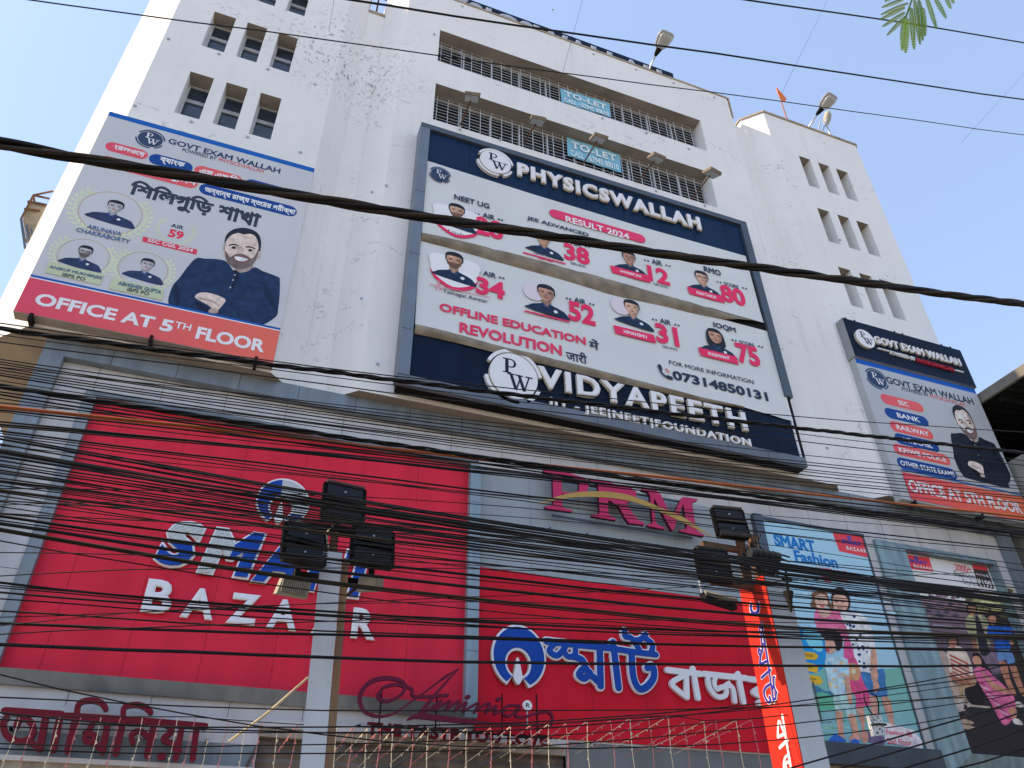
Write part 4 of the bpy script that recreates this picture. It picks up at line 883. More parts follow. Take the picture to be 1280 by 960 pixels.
# woman in pink
A1([(330, 330), (300, 420), (330, 520), (400, 620), (560, 640), (660, 560), (640, 430), (560, 360), (450, 340)], (214, 108, 150), 5)
A1([(560, 130), (600, 250), (740, 360), (760, 290), (700, 110), (640, 100)], (216, 72, 126), 5, 3, c2)
A1([(560, -10), (640, 330), (620, 380), (700, 376), (770, 350), (720, 200), (670, 40), (620, -60)], (214, 80, 134), 6, 3, c2)
A1([(640, 370), (660, 480), (690, 560), (680, 640), (700, 700), (740, 690), (745, 620), (715, 580), (715, 480), (700, 372)], (196, 142, 128), 5, 3, c2)
A1([(270, 185), (300, 160), (380, 150), (430, 180), (450, 250), (490, 300), (480, 340), (420, 300), (300, 320), (260, 290), (280, 240)], (120, 84, 66), 6)
A1([(315, 195), (400, 190), (432, 235), (425, 300), (370, 335), (325, 310), (308, 250)], (218, 176, 158), 7)
A1([(350, 330), (420, 320), (470, 380), (400, 420), (350, 380)], (218, 176, 158), 6)
A1([(340, 275), (380, 300), (415, 278), (380, 318)], (190, 60, 80), 8)
for x in (345, 392): A1([(x - 12, 240), (x, 234), (x + 12, 240), (x, 247)], (50, 36, 34), 8, 2)
A1([(600, 640), (640, 620), (700, 800), (640, 900), (600, 880)], (218, 84, 140), 6)
# tan bag
A1([(640, 880), (720, 880), (760, 960), (740, 1040), (660, 1040), (620, 960)], (196, 148, 112), 8)
A1([(670, 945), (700, 930), (715, 960), (690, 985)], (226, 210, 180), 9)
# man in spotted shirt
A1([(480, 160), (520, 120), (600, 130), (650, 190), (660, 300), (620, 350), (520, 340), (470, 260)], (46, 42, 48), 6)
A1([(490, 200), (580, 190), (630, 230), (640, 300), (600, 350), (520, 340), (490, 290)], (208, 164, 146), 7)
for x in (520, 580): A1([(x - 12, 258), (x, 252), (x + 12, 260), (x, 266)], (50, 36, 34), 8, 2)
A1([(520, 305), (555, 325), (590, 310), (555, 318)], (160, 70, 74), 8)
A1([(560, 380), (640, 345), (740, 360), (840, 450), (900, 650), (930, 960), (720, 980), (690, 800), (640, 560)], (214, 220, 234), 6)
rr = random.Random(3)
for i in range(46):
    x, y = rr.uniform(620, 900), rr.uniform(370, 950)
    if x < 600 + (y - 370) * .16 or x > 740 + (y - 370) * .32: continue
    w_ = rr.uniform(9, 17); A1([(x - w_, y - 6), (x - 2, y - w_), (x + w_, y - 3), (x + 5, y + w_), (x - w_ * .7, y + 9)], (40, 62, 116), 7, 2)
A1([(870, 740), (915, 745), (930, 930), (915, 1010), (950, 1100), (925, 1160), (890, 1150), (885, 1020), (860, 930)], (200, 152, 134), 8)
A1([(680, 70), (760, 80), (880, 40), (900, 180), (915, 290), (770, 280), (740, 230), (700, 160)], (62, 118, 176), 7, 2, c2)
A1([(770, 60), (825, 60), (830, 130), (800, 160), (775, 140)], (202, 154, 136), 9, 3, c2)
A1([(860, 290), (925, 295), (960, 400), (975, 520), (1000, 600), (960, 600), (925, 500)], (198, 148, 132), 6, 3, c2)
A1([(760, 270), (820, 290), (830, 430), (850, 540), (800, 560), (775, 440)], (198, 148, 132), 6, 3, c2)
# boy in patterned shirt
A1([(365, 590), (400, 550), (500, 545), (570, 600), (580, 700), (540, 750), (500, 720), (420, 640)], (44, 38, 42), 8)
A1([(410, 640), (480, 640), (510, 700), (500, 760), (450, 780), (415, 740)], (210, 164, 146), 9)
A1([(410, 730), (440, 720), (452, 745), (430, 765)], (196, 80, 100), 10)
A1([(360, -30), (470, -60), (560, -40), (575, 110), (530, 120), (540, 260), (450, 270), (400, 230), (380, 120)], (176, 206, 220), 9, 2, c2)
for i in range(16):
    x, y = rr.uniform(395, 540), rr.uniform(-20, 240); A1([(x - 20, y), (x, y - 14), (x + 22, y + 4), (x, y + 18)], rr.choice([(120, 186, 216), (222, 196, 150), (222, 190, 180), (150, 200, 226)]), 10, 2, c2)
A1([(440, 250), (560, 260), (640, 440), (560, 470), (540, 400), (510, 420), (450, 400)], (168, 206, 204), 8, 2, c2)
A1([(455, 405), (512, 415), (520, 520), (530, 640), (540, 670), (490, 670), (470, 540)], (204, 154, 134), 7, 3, c2)
A1([(565, 460), (625, 450), (650, 560), (675, 660), (600, 690), (575, 660), (605, 600)], (204, 154, 134), 8, 3, c2)
A1([(535, 115), (570, 115), (600, 280), (600, 360), (570, 350), (550, 240)], (206, 156, 138), 10, 3, c2)
A1([(400, 670), (440, 630), (490, 640), (540, 675), (540, 695), (410, 690)], (50, 106, 196), 9, 2, c2); A1([(590, 680), (630, 665), (665, 690), (660, 708), (590, 700)], (50, 106, 196), 9, 2, c2)
A1([(700, 640), (780, 590), (880, 640), (890, 720), (760, 700)], (110, 96, 130), 4, 2, c2)
A1([(895, 520), (1150, 590), (1225, 690), (1225, 765), (890, 690)], (222, 206, 216), 9, 0, c2)
a.text(PO, 'Fashion @', (1108, 918), (1141, 923.4), (1108.4, 910.6), ink(206, 62, 96), 11, .015); a.text(PO, '2nd Floor', (1109, 929), (1140, 933.6), (1109.4, 921.6), ink(206, 62, 96), 11, .015)
SBL = ink(30, 116, 186)
a.text(PO, 'START', (982, 660), (992, 662), (982.3, 657), ink(110, 160, 200), 3, .0)
a.text(PO, 'SMART', (969, 683), (1020.5, 691), (968, 667.5), SBL, 3, .06, bengali=0); a.text(PO, 'Fashion', (994.5, 702.5), (1048.5, 711), (993, 687.5), SBL, 3, .05)
a.text(PO, 'WITH US', (1020, 711), (1060, 722), (1021, 706), ink(204, 60, 84), 3, .02); a.text(PO, '@ 299', (1028, 726), (1062, 732), (1029, 718), ink(204, 60, 84), 3, .04)
def small_logo(pts, w1, w2):
    a.art(PO, pts, ink(214, 70, 84), 3, 0)
    (xa, ya), (xb, yb), (xc, yc), (xd, yd) = pts
    L = lambda s_, t: (xa + (xb - xa) * s_ + (xd - xa) * t, ya + (yb - ya) * s_ + (yd - ya) * t)
    a.text(PO, 'SMART', L(.18, .52), L(.84, .56), L(.2, .28), ink(70, 70, 170), 5, .06, shear=.2)
    a.text(PO, 'BAZAAR', L(.28, .84), L(.92, .88), L(.28, .64), W, 5, .03, sp=1.3)
    a.ell(PO, PO.uv(*L(.5, .17)), .07, .07, ink(90, 80, 170), 5, 14)
small_logo([(1040.5, 665.5), (1079, 671.5), (1084.5, 697), (1049, 689)], 0, 0)
a.build('printed_poster', p1)

p2 = empty('fashion_poster', (18.2, 14.4, 4.93), 'dark fashion poster of four friends around a car in a wide patinated frame', 'poster')
TEAL = pm('patinated_cladding', (0.24, 0.34, 0.37), 0.45, 0.3, 2.2, metal=0.2, streak=True)
frame_box('frame', 15.83, 20.12, 4.35, 10.10, YP, .26, 'LRTB', (.78, .36, .24, .55), p2, TEAL)
X0, X1, Z0, Z1 = 16.62, 19.74, 4.91, 9.85
a = MB(); a.poly(PO, [(X0, Z0), (X1, Z0), (X1, Z1), (X0, Z1)], ink(48, 46, 54), 1)
a.poly(PO, [(X0, 8.55), (X1, 8.55), (X1, Z1), (X0, Z1)], ink(205, 208, 214), 2)
a.poly(PO, [(X0, 6.3), (18.9, 6.9), (18.9, 8.6), (X0, 8.6)], gradm('poster_car_print', (66, 62, 84), (112, 90, 106), 2, 6.6, 8.5), 2)
c3 = lambda pts: cp(1150, 730, 8, pts); c4 = lambda pts: cp(1150, 840, 8, pts)
def A2(pts, col, k, sm=3, f=c3): a.art(PO, f(pts), pho(*col), k, sm)
A2([(440, 110), (700, 150), (900, 200), (960, 330), (760, 320), (560, 250)], (150, 150, 96), 3); A2([(600, 170), (800, 200), (830, 260), (640, 230)], (206, 206, 160), 4)
A2([(0, 150), (200, 160), (440, 200), (440, 240), (0, 240)], (150, 116, 130), 3)
A2([(150, 405), (420, 440), (470, 470), (150, 430)], (150, 146, 170), 3); A2([(110, 680), (260, 690), (330, 900), (340, 1100), (220, 1140), (180, 900)], (172, 156, 148), 3)
A2([(240, 120), (470, 150), (480, 300), (300, 360), (270, 240)], (176, 156, 146), 3, 3, c4)
rr = random.Random(9)
for i in range(90):
    x, y = rr.uniform(60, 940), rr.uniform(60, 330); w_ = rr.uniform(12, 46); A2([(x - w_, y + 4), (x - w_ * .3, y - w_ * .5), (x + w_, y), (x + w_ * .2, y + w_ * .5)], rr.choice([(120, 120, 70), (176, 176, 120), (210, 206, 180), (86, 84, 70), (150, 130, 140), (64, 62, 60)]) if x > 430 else rr.choice([(120, 100, 116), (90, 84, 104), (140, 118, 130), (74, 70, 92)]), 4 + (i % 5) * .1, 2)
for i in range(60):
    x, y = rr.uniform(180, 500), rr.uniform(60, 560); w_ = rr.uniform(10, 34); A2([(x - w_, y + 4), (x, y - w_ * .5), (x + w_, y), (x, y + w_ * .5)], rr.choice([(176, 156, 140), (120, 104, 92), (200, 184, 168), (84, 74, 70)]), 3.3 + (i % 5) * .1, 2, c4)
# seated man, striped shirt
A2([(270, 530), (330, 505), (375, 540), (385, 620), (330, 660), (285, 620)], (52, 40, 40), 5); A2([(290, 545), (350, 545), (365, 600), (345, 640), (300, 630), (282, 590)], (172, 122, 104), 6)
A2([(275, 640), (370, 620), (460, 680), (530, 880), (500, 960), (330, 960), (280, 800)], (214, 196, 186), 5)
for i in range(6): A2([(290 + i * 8, 700 + i * 42), (480 + i * 6, 790 + i * 42), (480 + i * 6, 812 + i * 42), (290 + i * 8, 722 + i * 42)], (168, 92, 78), 6, 0)
A2([(300, 880), (420, 960), (540, 900), (540, 940), (430, 1010), (320, 960)], (156, 104, 88), 7)
A2([(370, 60), (540, 60), (550, 130), (440, 170), (430, 260), (400, 280), (380, 150)], (168, 140, 112), 5, 3, c4)
A2([(350, 330), (400, 270), (430, 300), (430, 380), (370, 400)], (176, 170, 170), 6, 2, c4); A2([(300, 440), (510, 490), (520, 520), (350, 500)], (180, 156, 140), 5, 2, c4); A2([(350, 510), (540, 550), (550, 575), (400, 565)], (170, 146, 130), 5, 2, c4)
A2([(460, 130), (600, 140), (640, 330), (520, 330), (450, 230)], (34, 34, 40), 4, 3, c4); A2([(440, 320), (700, 345), (700, 365), (470, 345)], (170, 160, 150), 5, 0, c4)
# standing man, dark vest
A2([(465, 210), (540, 200), (570, 250), (540, 310), (480, 300)], (60, 46, 44), 5); A2([(480, 225), (545, 225), (555, 280), (520, 318), (485, 290)], (170, 120, 100), 6)
A2([(460, 330), (560, 340), (670, 350), (700, 600), (600, 700), (500, 520), (460, 450)], (160, 160, 130), 5); A2([(550, 330), (590, 350), (680, 620), (690, 700), (600, 700), (560, 450)], (48, 48, 62), 6); A2([(500, 510), (550, 540), (580, 680), (545, 690)], (156, 104, 86), 6)
# girl in blue top
A2([(680, 290), (760, 280), (800, 340), (900, 380), (880, 420), (760, 400), (700, 400)], (50, 38, 40), 6); A2([(680, 330), (740, 320), (760, 370), (730, 410), (690, 390)], (176, 124, 104), 7)
A2([(670, 430), (740, 420), (900, 430), (920, 520), (890, 660), (760, 665), (740, 560), (680, 540)], (34, 92, 190), 7); A2([(880, 510), (920, 530), (930, 600), (900, 610)], (176, 124, 104), 8)
A2([(770, 665), (900, 665), (950, 800), (890, 820), (850, 760), (780, 770)], (96, 136, 190), 7); A2([(780, 790), (860, 790), (900, 960), (960, 1100), (900, 1080)], (176, 124, 100), 6); A2([(890, 820), (950, 810), (1010, 980), (1060, 1120), (1000, 1090)], (176, 124, 100), 6)
A2([(950, 290), (1010, 310), (1040, 350), (960, 350)], (190, 186, 180), 7, 2, c4)
# seated girl in pink dress
A2([(520, 710), (580, 690), (640, 780), (720, 900), (640, 900), (560, 850)], (44, 32, 38), 6); A2([(525, 730), (580, 725), (612, 780), (600, 850), (560, 830), (525, 780)], (190, 142, 118), 7)
A2([(530, 860), (640, 840), (740, 930), (860, 1040), (940, 1140), (950, 1260), (900, 1380), (820, 1400), (700, 1180), (600, 1020)], (206, 104, 150), 7)
for i in range(9): x, y = 600 + i * 32, 960 + i * 42; A2([(x - 40, y), (x + 60, y + 50), (x + 20, y + 70)], (226, 160, 186) if i % 2 else (176, 70, 124), 8, 0)
A2([(600, 860), (720, 980), (880, 1060), (870, 1100), (720, 1040)], (190, 142, 118), 8); A2([(880, 1250), (950, 1240), (965, 1320), (920, 1340)], (186, 136, 112), 8); A2([(920, 490 + 880 - 20), (980, 1350), (1030, 1410), (940, 1400)], (210, 206, 206), 8, 2)
A2([(600, 680), (760, 680), (800, 860), (720, 880), (640, 760)], (120, 104, 126), 4)
A2([(900, 480), (980, 520), (1040, 700), (1040, 960), (960, 900), (920, 660)], (56, 48, 44), 5)
_l = [(1126.5, 692.5), (1161, 697), (1166.5, 714.8), (1134, 710.6)]
a_ = a; small_logo(_l, 0, 0)
a.text(PO, '2000+', (1195, 713.5), (1215, 716.5), (1194, 705), ink(206, 62, 80), 4, .02); a.text(PO, 'Fashion', (1194.5, 720.5), (1219, 725), (1193, 713), ink(80, 86, 100), 4, .0); a.text(PO, 'Styles', (1205, 731.5), (1224, 735), (1203.5, 723.5), ink(80, 86, 100), 4, .0)
a.art(PO, [(1214.5, 706), (1233, 709), (1243, 736.5), (1223, 733)], ink(66, 56, 62), 3); a.art(PO, [(1214.5, 706), (1233, 709), (1235, 714), (1216.5, 711)], ink(206, 70, 84), 4)
a.text(PO, 'Starting @', (1220.5, 719.4), (1236, 722), (1219.8, 716), W, 5, .01); a.text(PO, '₹199', (1224, 733), (1241, 736), (1222.4, 723.6), W, 5, .02)
a.build('printed_poster', p2)

# ---------------------------------------------------------------- restaurant fascia below
fa = empty('restaurant_fascia', (-1.5, 14.4, 3.9), 'pale fascia with maroon Bengali letters under the left red sign', 'sign')
b = MB(); b.face([(-4.2, 14.42, 3.86), (1.02, 14.42, 3.86), (1.02, 14.42, 4.62), (-4.2, 14.42, 4.62)], PALE); b.box((-4.2, 14.30, 3.80), (1.02, 14.6, 3.87), PALE); b.box((-4.2, 14.36, 3.55), (1.02, 14.6, 3.80), TANW)
b.build('board', fa)
b = MB(); b.face([(-4.2, 14.415, 3.88), (1.0, 14.415, 3.88), (1.0, 14.415, 4.22), (-4.2, 14.415, 4.22)], BAND); b.build('stripe', fa)
b = MB(); PA = FY(14.22)
def S5(pts): return [PA.uv(*p) for p in cp(0, 850, 4.414, pts)]
sc5 = abs(S5([(100, 250)])[0][0] - S5([(0, 250)])[0][0]) / 100
ms = [([(30, 176), (340, 196)], 42), ([(95, 260), (110, 225), (150, 222), (185, 260), (175, 320), (110, 345), (40, 310), (22, 245), (40, 215)], 36), ([(150, 340), (200, 365), (230, 385)], 32), ([(258, 195), (222, 385)], 40), ([(335, 198), (296, 390)], 40),
      ([(365, 205), (640, 222), (880, 240), (1130, 262)], 42), ([(420, 215), (375, 395)], 40), ([(425, 195), (440, 135), (500, 118), (560, 132), (585, 165)], 34), ([(520, 225), (500, 270), (470, 330), (500, 350), (530, 320), (490, 300)], 34), ([(520, 345), (570, 400)], 30), ([(598, 230), (566, 400)], 40),
      ([(680, 235), (640, 410)], 40), ([(680, 200), (690, 155), (750, 142), (800, 155), (832, 185)], 34), ([(735, 350), (725, 310), (770, 285), (815, 320), (830, 350)], 32), ([(850, 245), (812, 420)], 40),
      ([(905, 245), (950, 285), (900, 330), (950, 360), (990, 400)], 34), ([(1005, 255), (970, 435)], 40), ([(885, 425), (897, 425)], 44), ([(1085, 262), (1062, 440)], 40)]
for i, (p, w_) in enumerate(ms): b.stroke(PA, S5(p), w_ * sc5, MAROON, .10 + i * .0007, d0=0)
for x in (-2.6, -1.6, -.6, .2): b.box((x, 14.22, 4.2), (x + .03, 14.415, 4.24), DARK)
b.build('raised_lettering', fa)

ss = empty('script_sign', (3.9, 14.0, 4.3), 'maroon handwriting style sign with long flourishes over small maroon capitals', 'sign')
b = MB(); PS = FY(13.95)
def S6(pts): return [PS.uv(*p) for p in cp(440, 830, 4.923, pts)]
sc6 = abs(S6([(100, 300)])[0][0] - S6([(0, 300)])[0][0]) / 100
SCM = pm('script_maroon', (0.13, 0.010, 0.034), 0.5, 0.12, 2)
ts = lambda t: .35 + .65 * math.sin(math.pi * min(max(t, 0), 1))
st6 = [([(325, 130), (280, 100), (180, 92), (90, 130), (45, 210), (70, 290), (150, 325), (250, 310), (340, 250), (440, 180), (560, 90), (650, 35)], 24, lambda t: .8 + .35 * math.sin(6.3 * t) if t < .9 else 1.0 * (1 - t) * 8 + .1),
       ([(650, 35), (580, 110), (510, 190), (460, 250), (420, 305)], 26, lambda t: .3 + .9 * t), ([(160, 205), (190, 150), (270, 130), (320, 150), (290, 200), (220, 232), (165, 222), (155, 190)], 20, None), ([(320, 140), (365, 160), (370, 200), (440, 205), (585, 196)], 18, None),
       ([(440, 300), (490, 270), (530, 240), (545, 232), (500, 290), (560, 250), (600, 235), (570, 290), (620, 250), (655, 235), (630, 292)], 17, None), ([(640, 285), (700, 238), (680, 295), (730, 265), (775, 245), (750, 300)], 17, None), ([(750, 300), (810, 255), (845, 250), (815, 305), (880, 262), (870, 310), (920, 290)], 17, None),
       ([(1020, 260), (950, 262), (925, 310), (970, 322), (1030, 265), (1000, 320), (1050, 330), (1120, 310), (1200, 300), (1228, 335), (1215, 380)], 16, None), ([(340, 345), (400, 325), (560, 340), (760, 362), (1000, 378), (1220, 380)], 22, lambda t: .5 + 1.0 * math.sin(math.pi * min(1, t * 1.4)) if t < .7 else .55),
       ([(704, 208), (712, 206)], 26, None), ([(892, 222), (900, 220)], 26, None)]
for i, (p, w_, tp) in enumerate(st6): b.stroke(PS, S6(p), w_ * sc6, SCM, .06 + i * .0007, tp, d0=0)
b.build('raised_lettering', ss)
b = MB(); c = S6([(1075, 258)])[0]
b.prism(PS, [(c[0] + .09 * math.cos(t * .35), c[1] + .09 * math.sin(t * .35)) for t in range(18)], LETW, 0, .05); b.text(PS, 'R', S6([(1064, 270)])[0], S6([(1088, 272)])[0], S6([(1066, 244)])[0], DARK, 0, .02, base=.053, uv=True)
b.tube([PS.P(c[0], c[1] - .09, .02), PS.P(c[0] + .0, c[1] - .42, .02)], .012, ALU, 5); b.build('registered_mark', ss)
b = MB(); PT = FY(14.2)
b.text(PT, 'THE TASTE YOU LOVE', (457, 921), (683, 932), (457, 905), MAROON, 0, .05, depth=.09, sp=1.1, base=0); b.build('tagline_lettering', ss)
b = MB()
for x in (175, 520, 925, 1140): p = S6([(x, 290)])[0]; b.tube([PS.P(p[0], p[1] - .35, -.02), PS.P(p[0], p[1] + .3, -.02)], .015, DARK, 5)
q0, q1 = S6([(120, 390)])[0], S6([(1230, 390)])[0]; b.tube([PS.P(q0[0], 4.55, -.03), PS.P(q1[0], 4.55, -.03)], .018, DARK, 5)
for x in (2.6, 3.6, 4.6, 5.6): b.tube([(x, 13.98, 4.55), (x, YP + .02, 4.62)], .015, DARK, 5)
b.build('support_pipes', ss)

# rolling shutter and its hood
sh = empty('roller_shutter', (3.8, 14.6, 0), 'rusty brown slatted shutter with slanting struts behind the small maroon capitals', 'shutter')
b = MB(); SHM = pm('rusty_shutter', (0.17, 0.14, 0.115), 0.8, 0.4, 2.5); vs = []; n = 60
for i in range(n + 1): z = 0.1 + 4.4 * i / n; vs += [(1.03, 14.55 - .04 * (i % 2), z), (6.58, 14.55 - .04 * (i % 2), z)]
b.mesh(vs, [(2 * i, 2 * i + 1, 2 * i + 3, 2 * i + 2) for i in range(n)], SHM); b.build('slat_curtain', sh)
b = MB(); b.box((1.0, 14.38, 4.50), (6.6, 14.6, 4.62), PALE); b.box((1.0, 14.42, 4.36), (6.6, 14.6, 4.50), TANW); b.build('lintel', sh)
for p, q, o_ in (((250, 640), (430, 510), 0), ((770, 640), (930, 545), 0), ((860, 700), (970, 580), 1), ((180, 760), (260, 600), 1)):
    b = MB(); a0, a1 = (at(*c, 14.3) for c in (cp(280, 840, 6.4, [p, q]) if o_ else cp(440, 830, 4.923, [p, q]))); b.tube([a0, a1], .03, pm('dull_strut', (0.12, 0.11, 0.10), .8, .3, 5), 5); b.build('strut', sh)
# ---------------------------------------------------------------- banners, roof fittings
def local(mb, name, parent):
    o = mb.build(name); o.parent = parent; return o
TLB = ink(116, 172, 196)
for i, (c4_, lab) in enumerate(((((700.2, 110.3), (761.8, 129.3), (763.8, 147), (702, 127.3)), 'blue cloth to-let banner tied to the upper long window grille'),
                               (((708.3, 171.3), (774.7, 193), (776.7, 216), (709.6, 194.3)), 'blue cloth to-let banner on the lower window grille, just above the navy header'))):
    PB_ = FY(14.36); P = [PB_.P(*PB_.uv(*c), 0) for c in c4_]
    t = empty('to_let_banner', P[3], lab, 'banner', 'to-let banners')
    b = MB(); n = 10; vs = []
    for k in range(n + 1):
        f = k / n
        for a_, b_ in ((P[0], P[1]), (P[3], P[2])):
            q = a_.lerp(b_, f); vs.append((q.x, 14.36 - .012 * math.sin(k * 1.9), q.z))
    b.mesh(vs, [(2 * k, 2 * k + 1, 2 * k + 3, 2 * k + 2) for k in range(n)], TLB); b.build('cloth', t, True)
    b = MB(); F = FY(14.33)
    L = lambda s_, r: tuple((c4_[0][q] * (1 - s_) + c4_[1][q] * s_) * (1 - r) + (c4_[3][q] * (1 - s_) + c4_[2][q] * s_) * r for q in (0, 1))
    LT = ink(198, 214, 220)
    b.text(F, 'TO-LET', L(.08, .5), L(.93, .5), L(.09, .12), LT, 0, .05, sp=1.1); b.text(F, 'CALL - 62945 00010', L(.06, .92), L(.96, .92), L(.06, .6), LT, 0, .035)
    b.build('lettering', t)

rsn = empty('rooftop_sign', (9, 15, 28), 'navy rooftop signboard just showing above the middle parapet', 'sign')
b = MB(); b.box((-1.0, 15.0, 29.0), (13.2, 15.12, 30.92), NAVY); b.build('board', rsn)
b = MB(); FR = FY(15.0); b.text(FR, 'PHYSICSWALLAH', (1.6, 29.3), (12.6, 29.3), (1.6, 30.69), ink(150, 160, 176), 0, .05, depth=.08, sp=1.15, base=.005, uv=True); b.build('lettering', rsn)
b = MB()
for i in range(9): x = -.8 + i * 1.7; b.box((x, 15.14, 27.7), (x + .06, 15.2, 30.9), RUST)
b.build('posts', rsn)

LAMPW = pm('lamp_housing', (0.36, 0.37, 0.36), 0.4, 0.15, 5); LENS = pm('lamp_lens', (0.42, 0.43, 0.41), 0.2, 0.1, 5)
for base, neck, tip, lab in (((813, 83), (820, 68), (834, 43), 'grey street lamp leaning out over the middle parapet'), ((1011, 159), (1022, 142), (1040, 121), 'grey street lamp leaning out over the right tower parapet')):
    p0, p1, p2 = atz(*base, 28.7), atz(*neck, 28.95), atz(*tip, 29.1)
    t = empty('street_lamp', p0, lab, 'lamp', 'street lamps on the roof')
    b = MB(); b.tube([p0 + Vector((0, .5, -.7)), p0, p1], .035, STEEL, 8); b.build('arm', t, True)
    ax = (p2 - p1); Lh = .95; ax.normalize(); side = ax.cross(Vector((0, 0, 1))).normalized(); up = side.cross(ax).normalized(); p1 = p1 - ax * .05
    def head(mb, rings, m, dz):
        vs = []; n = 14
        for s_, w_, h_ in rings:
            for k in range(n):
                an = 2 * math.pi * k / n; vs.append(p1 + ax * (s_ * Lh) + side * (w_ * math.cos(an)) + up * (h_ * math.sin(an) + dz))
        fs = [(r * n + k, r * n + (k + 1) % n, (r + 1) * n + (k + 1) % n, (r + 1) * n + k) for r in range(len(rings) - 1) for k in range(n)] + [tuple(range(n - 1, -1, -1)), tuple(range((len(rings) - 1) * n, len(rings) * n))]
        mb.mesh(vs, fs, m)
    b = MB(); head(b, [(0.3, .16, .07), (.42, .26, .10), (.75, .33, .11), (.95, .30, .08), (1, .2, .05)], LAMPW, .03); b.build('housing', t, True)
    b = MB(); head(b, [(-.02, .05, .05), (.1, .09, .07), (.3, .13, .08), (.34, .10, .05)], BLACKP, 0); b.build('neck', t, True)
    b = MB(); head(b, [(0.36, .13, .05), (.48, .21, .09), (.8, .26, .09), (.93, .2, .04)], LENS, -.085); b.build('lens', t, True)

t = empty('saffron_flag', at(985, 152, 14.3), 'small saffron pennant on a thin stick above the right tower', 'flag')
b = MB(); b.tube([at(986, 156, 14.3), at(971, 110, 14.3)], .03, pm('flag_stick', (0.35, 0.14, 0.08), .7), 6); b.build('stick', t)
b = MB(); F = FY(14.28); vs = F.uvs(cp(960, 90, 10.667, [(110, 205), (190, 285), (248, 355), (238, 380), (205, 385), (170, 340), (140, 300)])); b.prism(F, vs, pm('saffron_cloth', (0.75, 0.20, 0.06), .8, .15, 4), -.03, 0); b.build('cloth', t)
t = empty('roof_dish', at(1030, 166, 14.6), 'pale cloth-wrapped round fitting on splayed legs beside the right tower lamp', 'dish')
b = MB(); c = at(1034, 148, 14.6); vs = []; n = 14; rings = [(-.85, .08), (-.7, .2), (-.4, .3), (0, .36), (.4, .34), (.7, .24), (.9, .08)]
axd = Vector((.35, -.1, .93)).normalized(); s1 = axd.orthogonal().normalized(); s2 = axd.cross(s1)
for h_, r in rings:
    for k in range(n): an = 2 * math.pi * k / n; vs.append(c + axd * h_ * .6 + s1 * r * .62 * math.cos(an) + s2 * r * .45 * math.sin(an))
b.mesh(vs, [(r * n + k, r * n + (k + 1) % n, (r + 1) * n + (k + 1) % n, (r + 1) * n + k) for r in range(len(rings) - 1) for k in range(n)], pm('pale_wrap', (0.40, 0.37, 0.29), .7, .25, 4, bump=.4)); b.build('bowl', t, True)
b = MB()
for p, q in (((700, 660), (670, 790)), ((770, 690), (840, 850)), ((720, 640), (790, 730)), ((800, 600), (730, 780))):
    a0, a1 = (at(*k, 14.5) for k in cp(960, 90, 10.667, [p, q])); b.tube([a0, a1], .035, STEEL, 5)
b.build('leg', t)

# arm-mounted floodlights over the navy header
HEADM = pm('dusty_floodlight', (0.21, 0.17, 0.125), .7, .25, 5)
heads = ['first from the left, over the navy header', 'second from the left, over the navy header', 'in the middle, crossing the lower to-let banner', 'just right of the lower to-let banner', 'last on the right, over the navy header']
for i, (b0, h0) in enumerate((((575, 156.5), (590, 121.5)), ((654.7, 179), (671.6, 151)), ((727.8, 206), (748.4, 173)), ((796, 227.5), (820.6, 197.5)), ((864.7, 249), (890, 216)))):
    p0 = at(*b0, 13.99); p1 = atz(*h0, p0.z + .03)
    t = empty('arm_floodlight', p0, 'dusty floodlight on a rusty arm, ' + heads[i], 'floodlight', 'floodlights on arms over the sign')
    b = MB(); b.tube([p0, p1 + Vector((0, .1, 0))], .022, RUST, 6); b.build('arm', t)
    b = MB(); d = Vector((.12 * (i % 2) - .05, .42, -.9)).normalized(); s_ = Vector((1, .1 * i - .2, 0)).normalized(); u_ = s_.cross(d)
    b.obox(p1, s_ * .23, d * .05, u_ * .20, HEADM); b.obox(p1 - d * .07, s_ * .15, d * .025, u_ * .13, RUST if i % 2 else HEADM); b.build('lamp_head', t)
    b = MB(); b.obox(p1 + d * .053, s_ * .20, d * .004, u_ * .17, LENS); b.build('lens', t)

# ---------------------------------------------------------------- lamp poles in the street
PW_ = pm('white_pole_cladding', (0.62, 0.64, 0.66), .45, .1, 1.5, streak=True); BROWN = pm('brown_pole_side', (0.34, 0.20, 0.11), .7, .25, 3, streak=True)
t1 = empty('lamp_pole', (1.2, 9.05, 0), 'white boxed lamp pole with a brown side, in front of the large red sign', 'pole')
b = MB(); ph = R_(-9); fx = Vector((math.cos(ph), math.sin(ph), 0)); fy = Vector((-math.sin(ph), math.cos(ph), 0))
def lean(z): return Vector((1.19 - .037 * (z - 3.05) + .04, 9.1, z))
lo, hi = lean(0), lean(5.42); hw = .125
ring_ = lambda c, m_=1: [c + fx * i * hw * m_ + fy * j * hw * m_ for i, j in ((-1, -1), (1, -1), (1, 1), (-1, 1))]
A_, B_ = ring_(lo), ring_(hi)
for i in range(4): b.face([A_[i], A_[(i + 1) % 4], B_[(i + 1) % 4], B_[i]], PW_)
b.face(B_, PW_); b.build('boxed_shaft', t1)
b = MB(); wd = [[c + fx * (hw + .005 + i * .085) + fy * j * .07 for i, j in ((0, -1), (1, -1), (1, 1), (0, 1))] for c in (lo, hi - Vector((0, 0, .05)))]
for i in range(4): b.face([wd[0][i], wd[0][(i + 1) % 4], wd[1][(i + 1) % 4], wd[1][i]], BROWN)
b.face(wd[1], BROWN); b.build('brown_post', t1)
b = MB(); top = lean(5.4)
b.tube([top, top + Vector((0, 0, .45))], .05, RUST, 8)
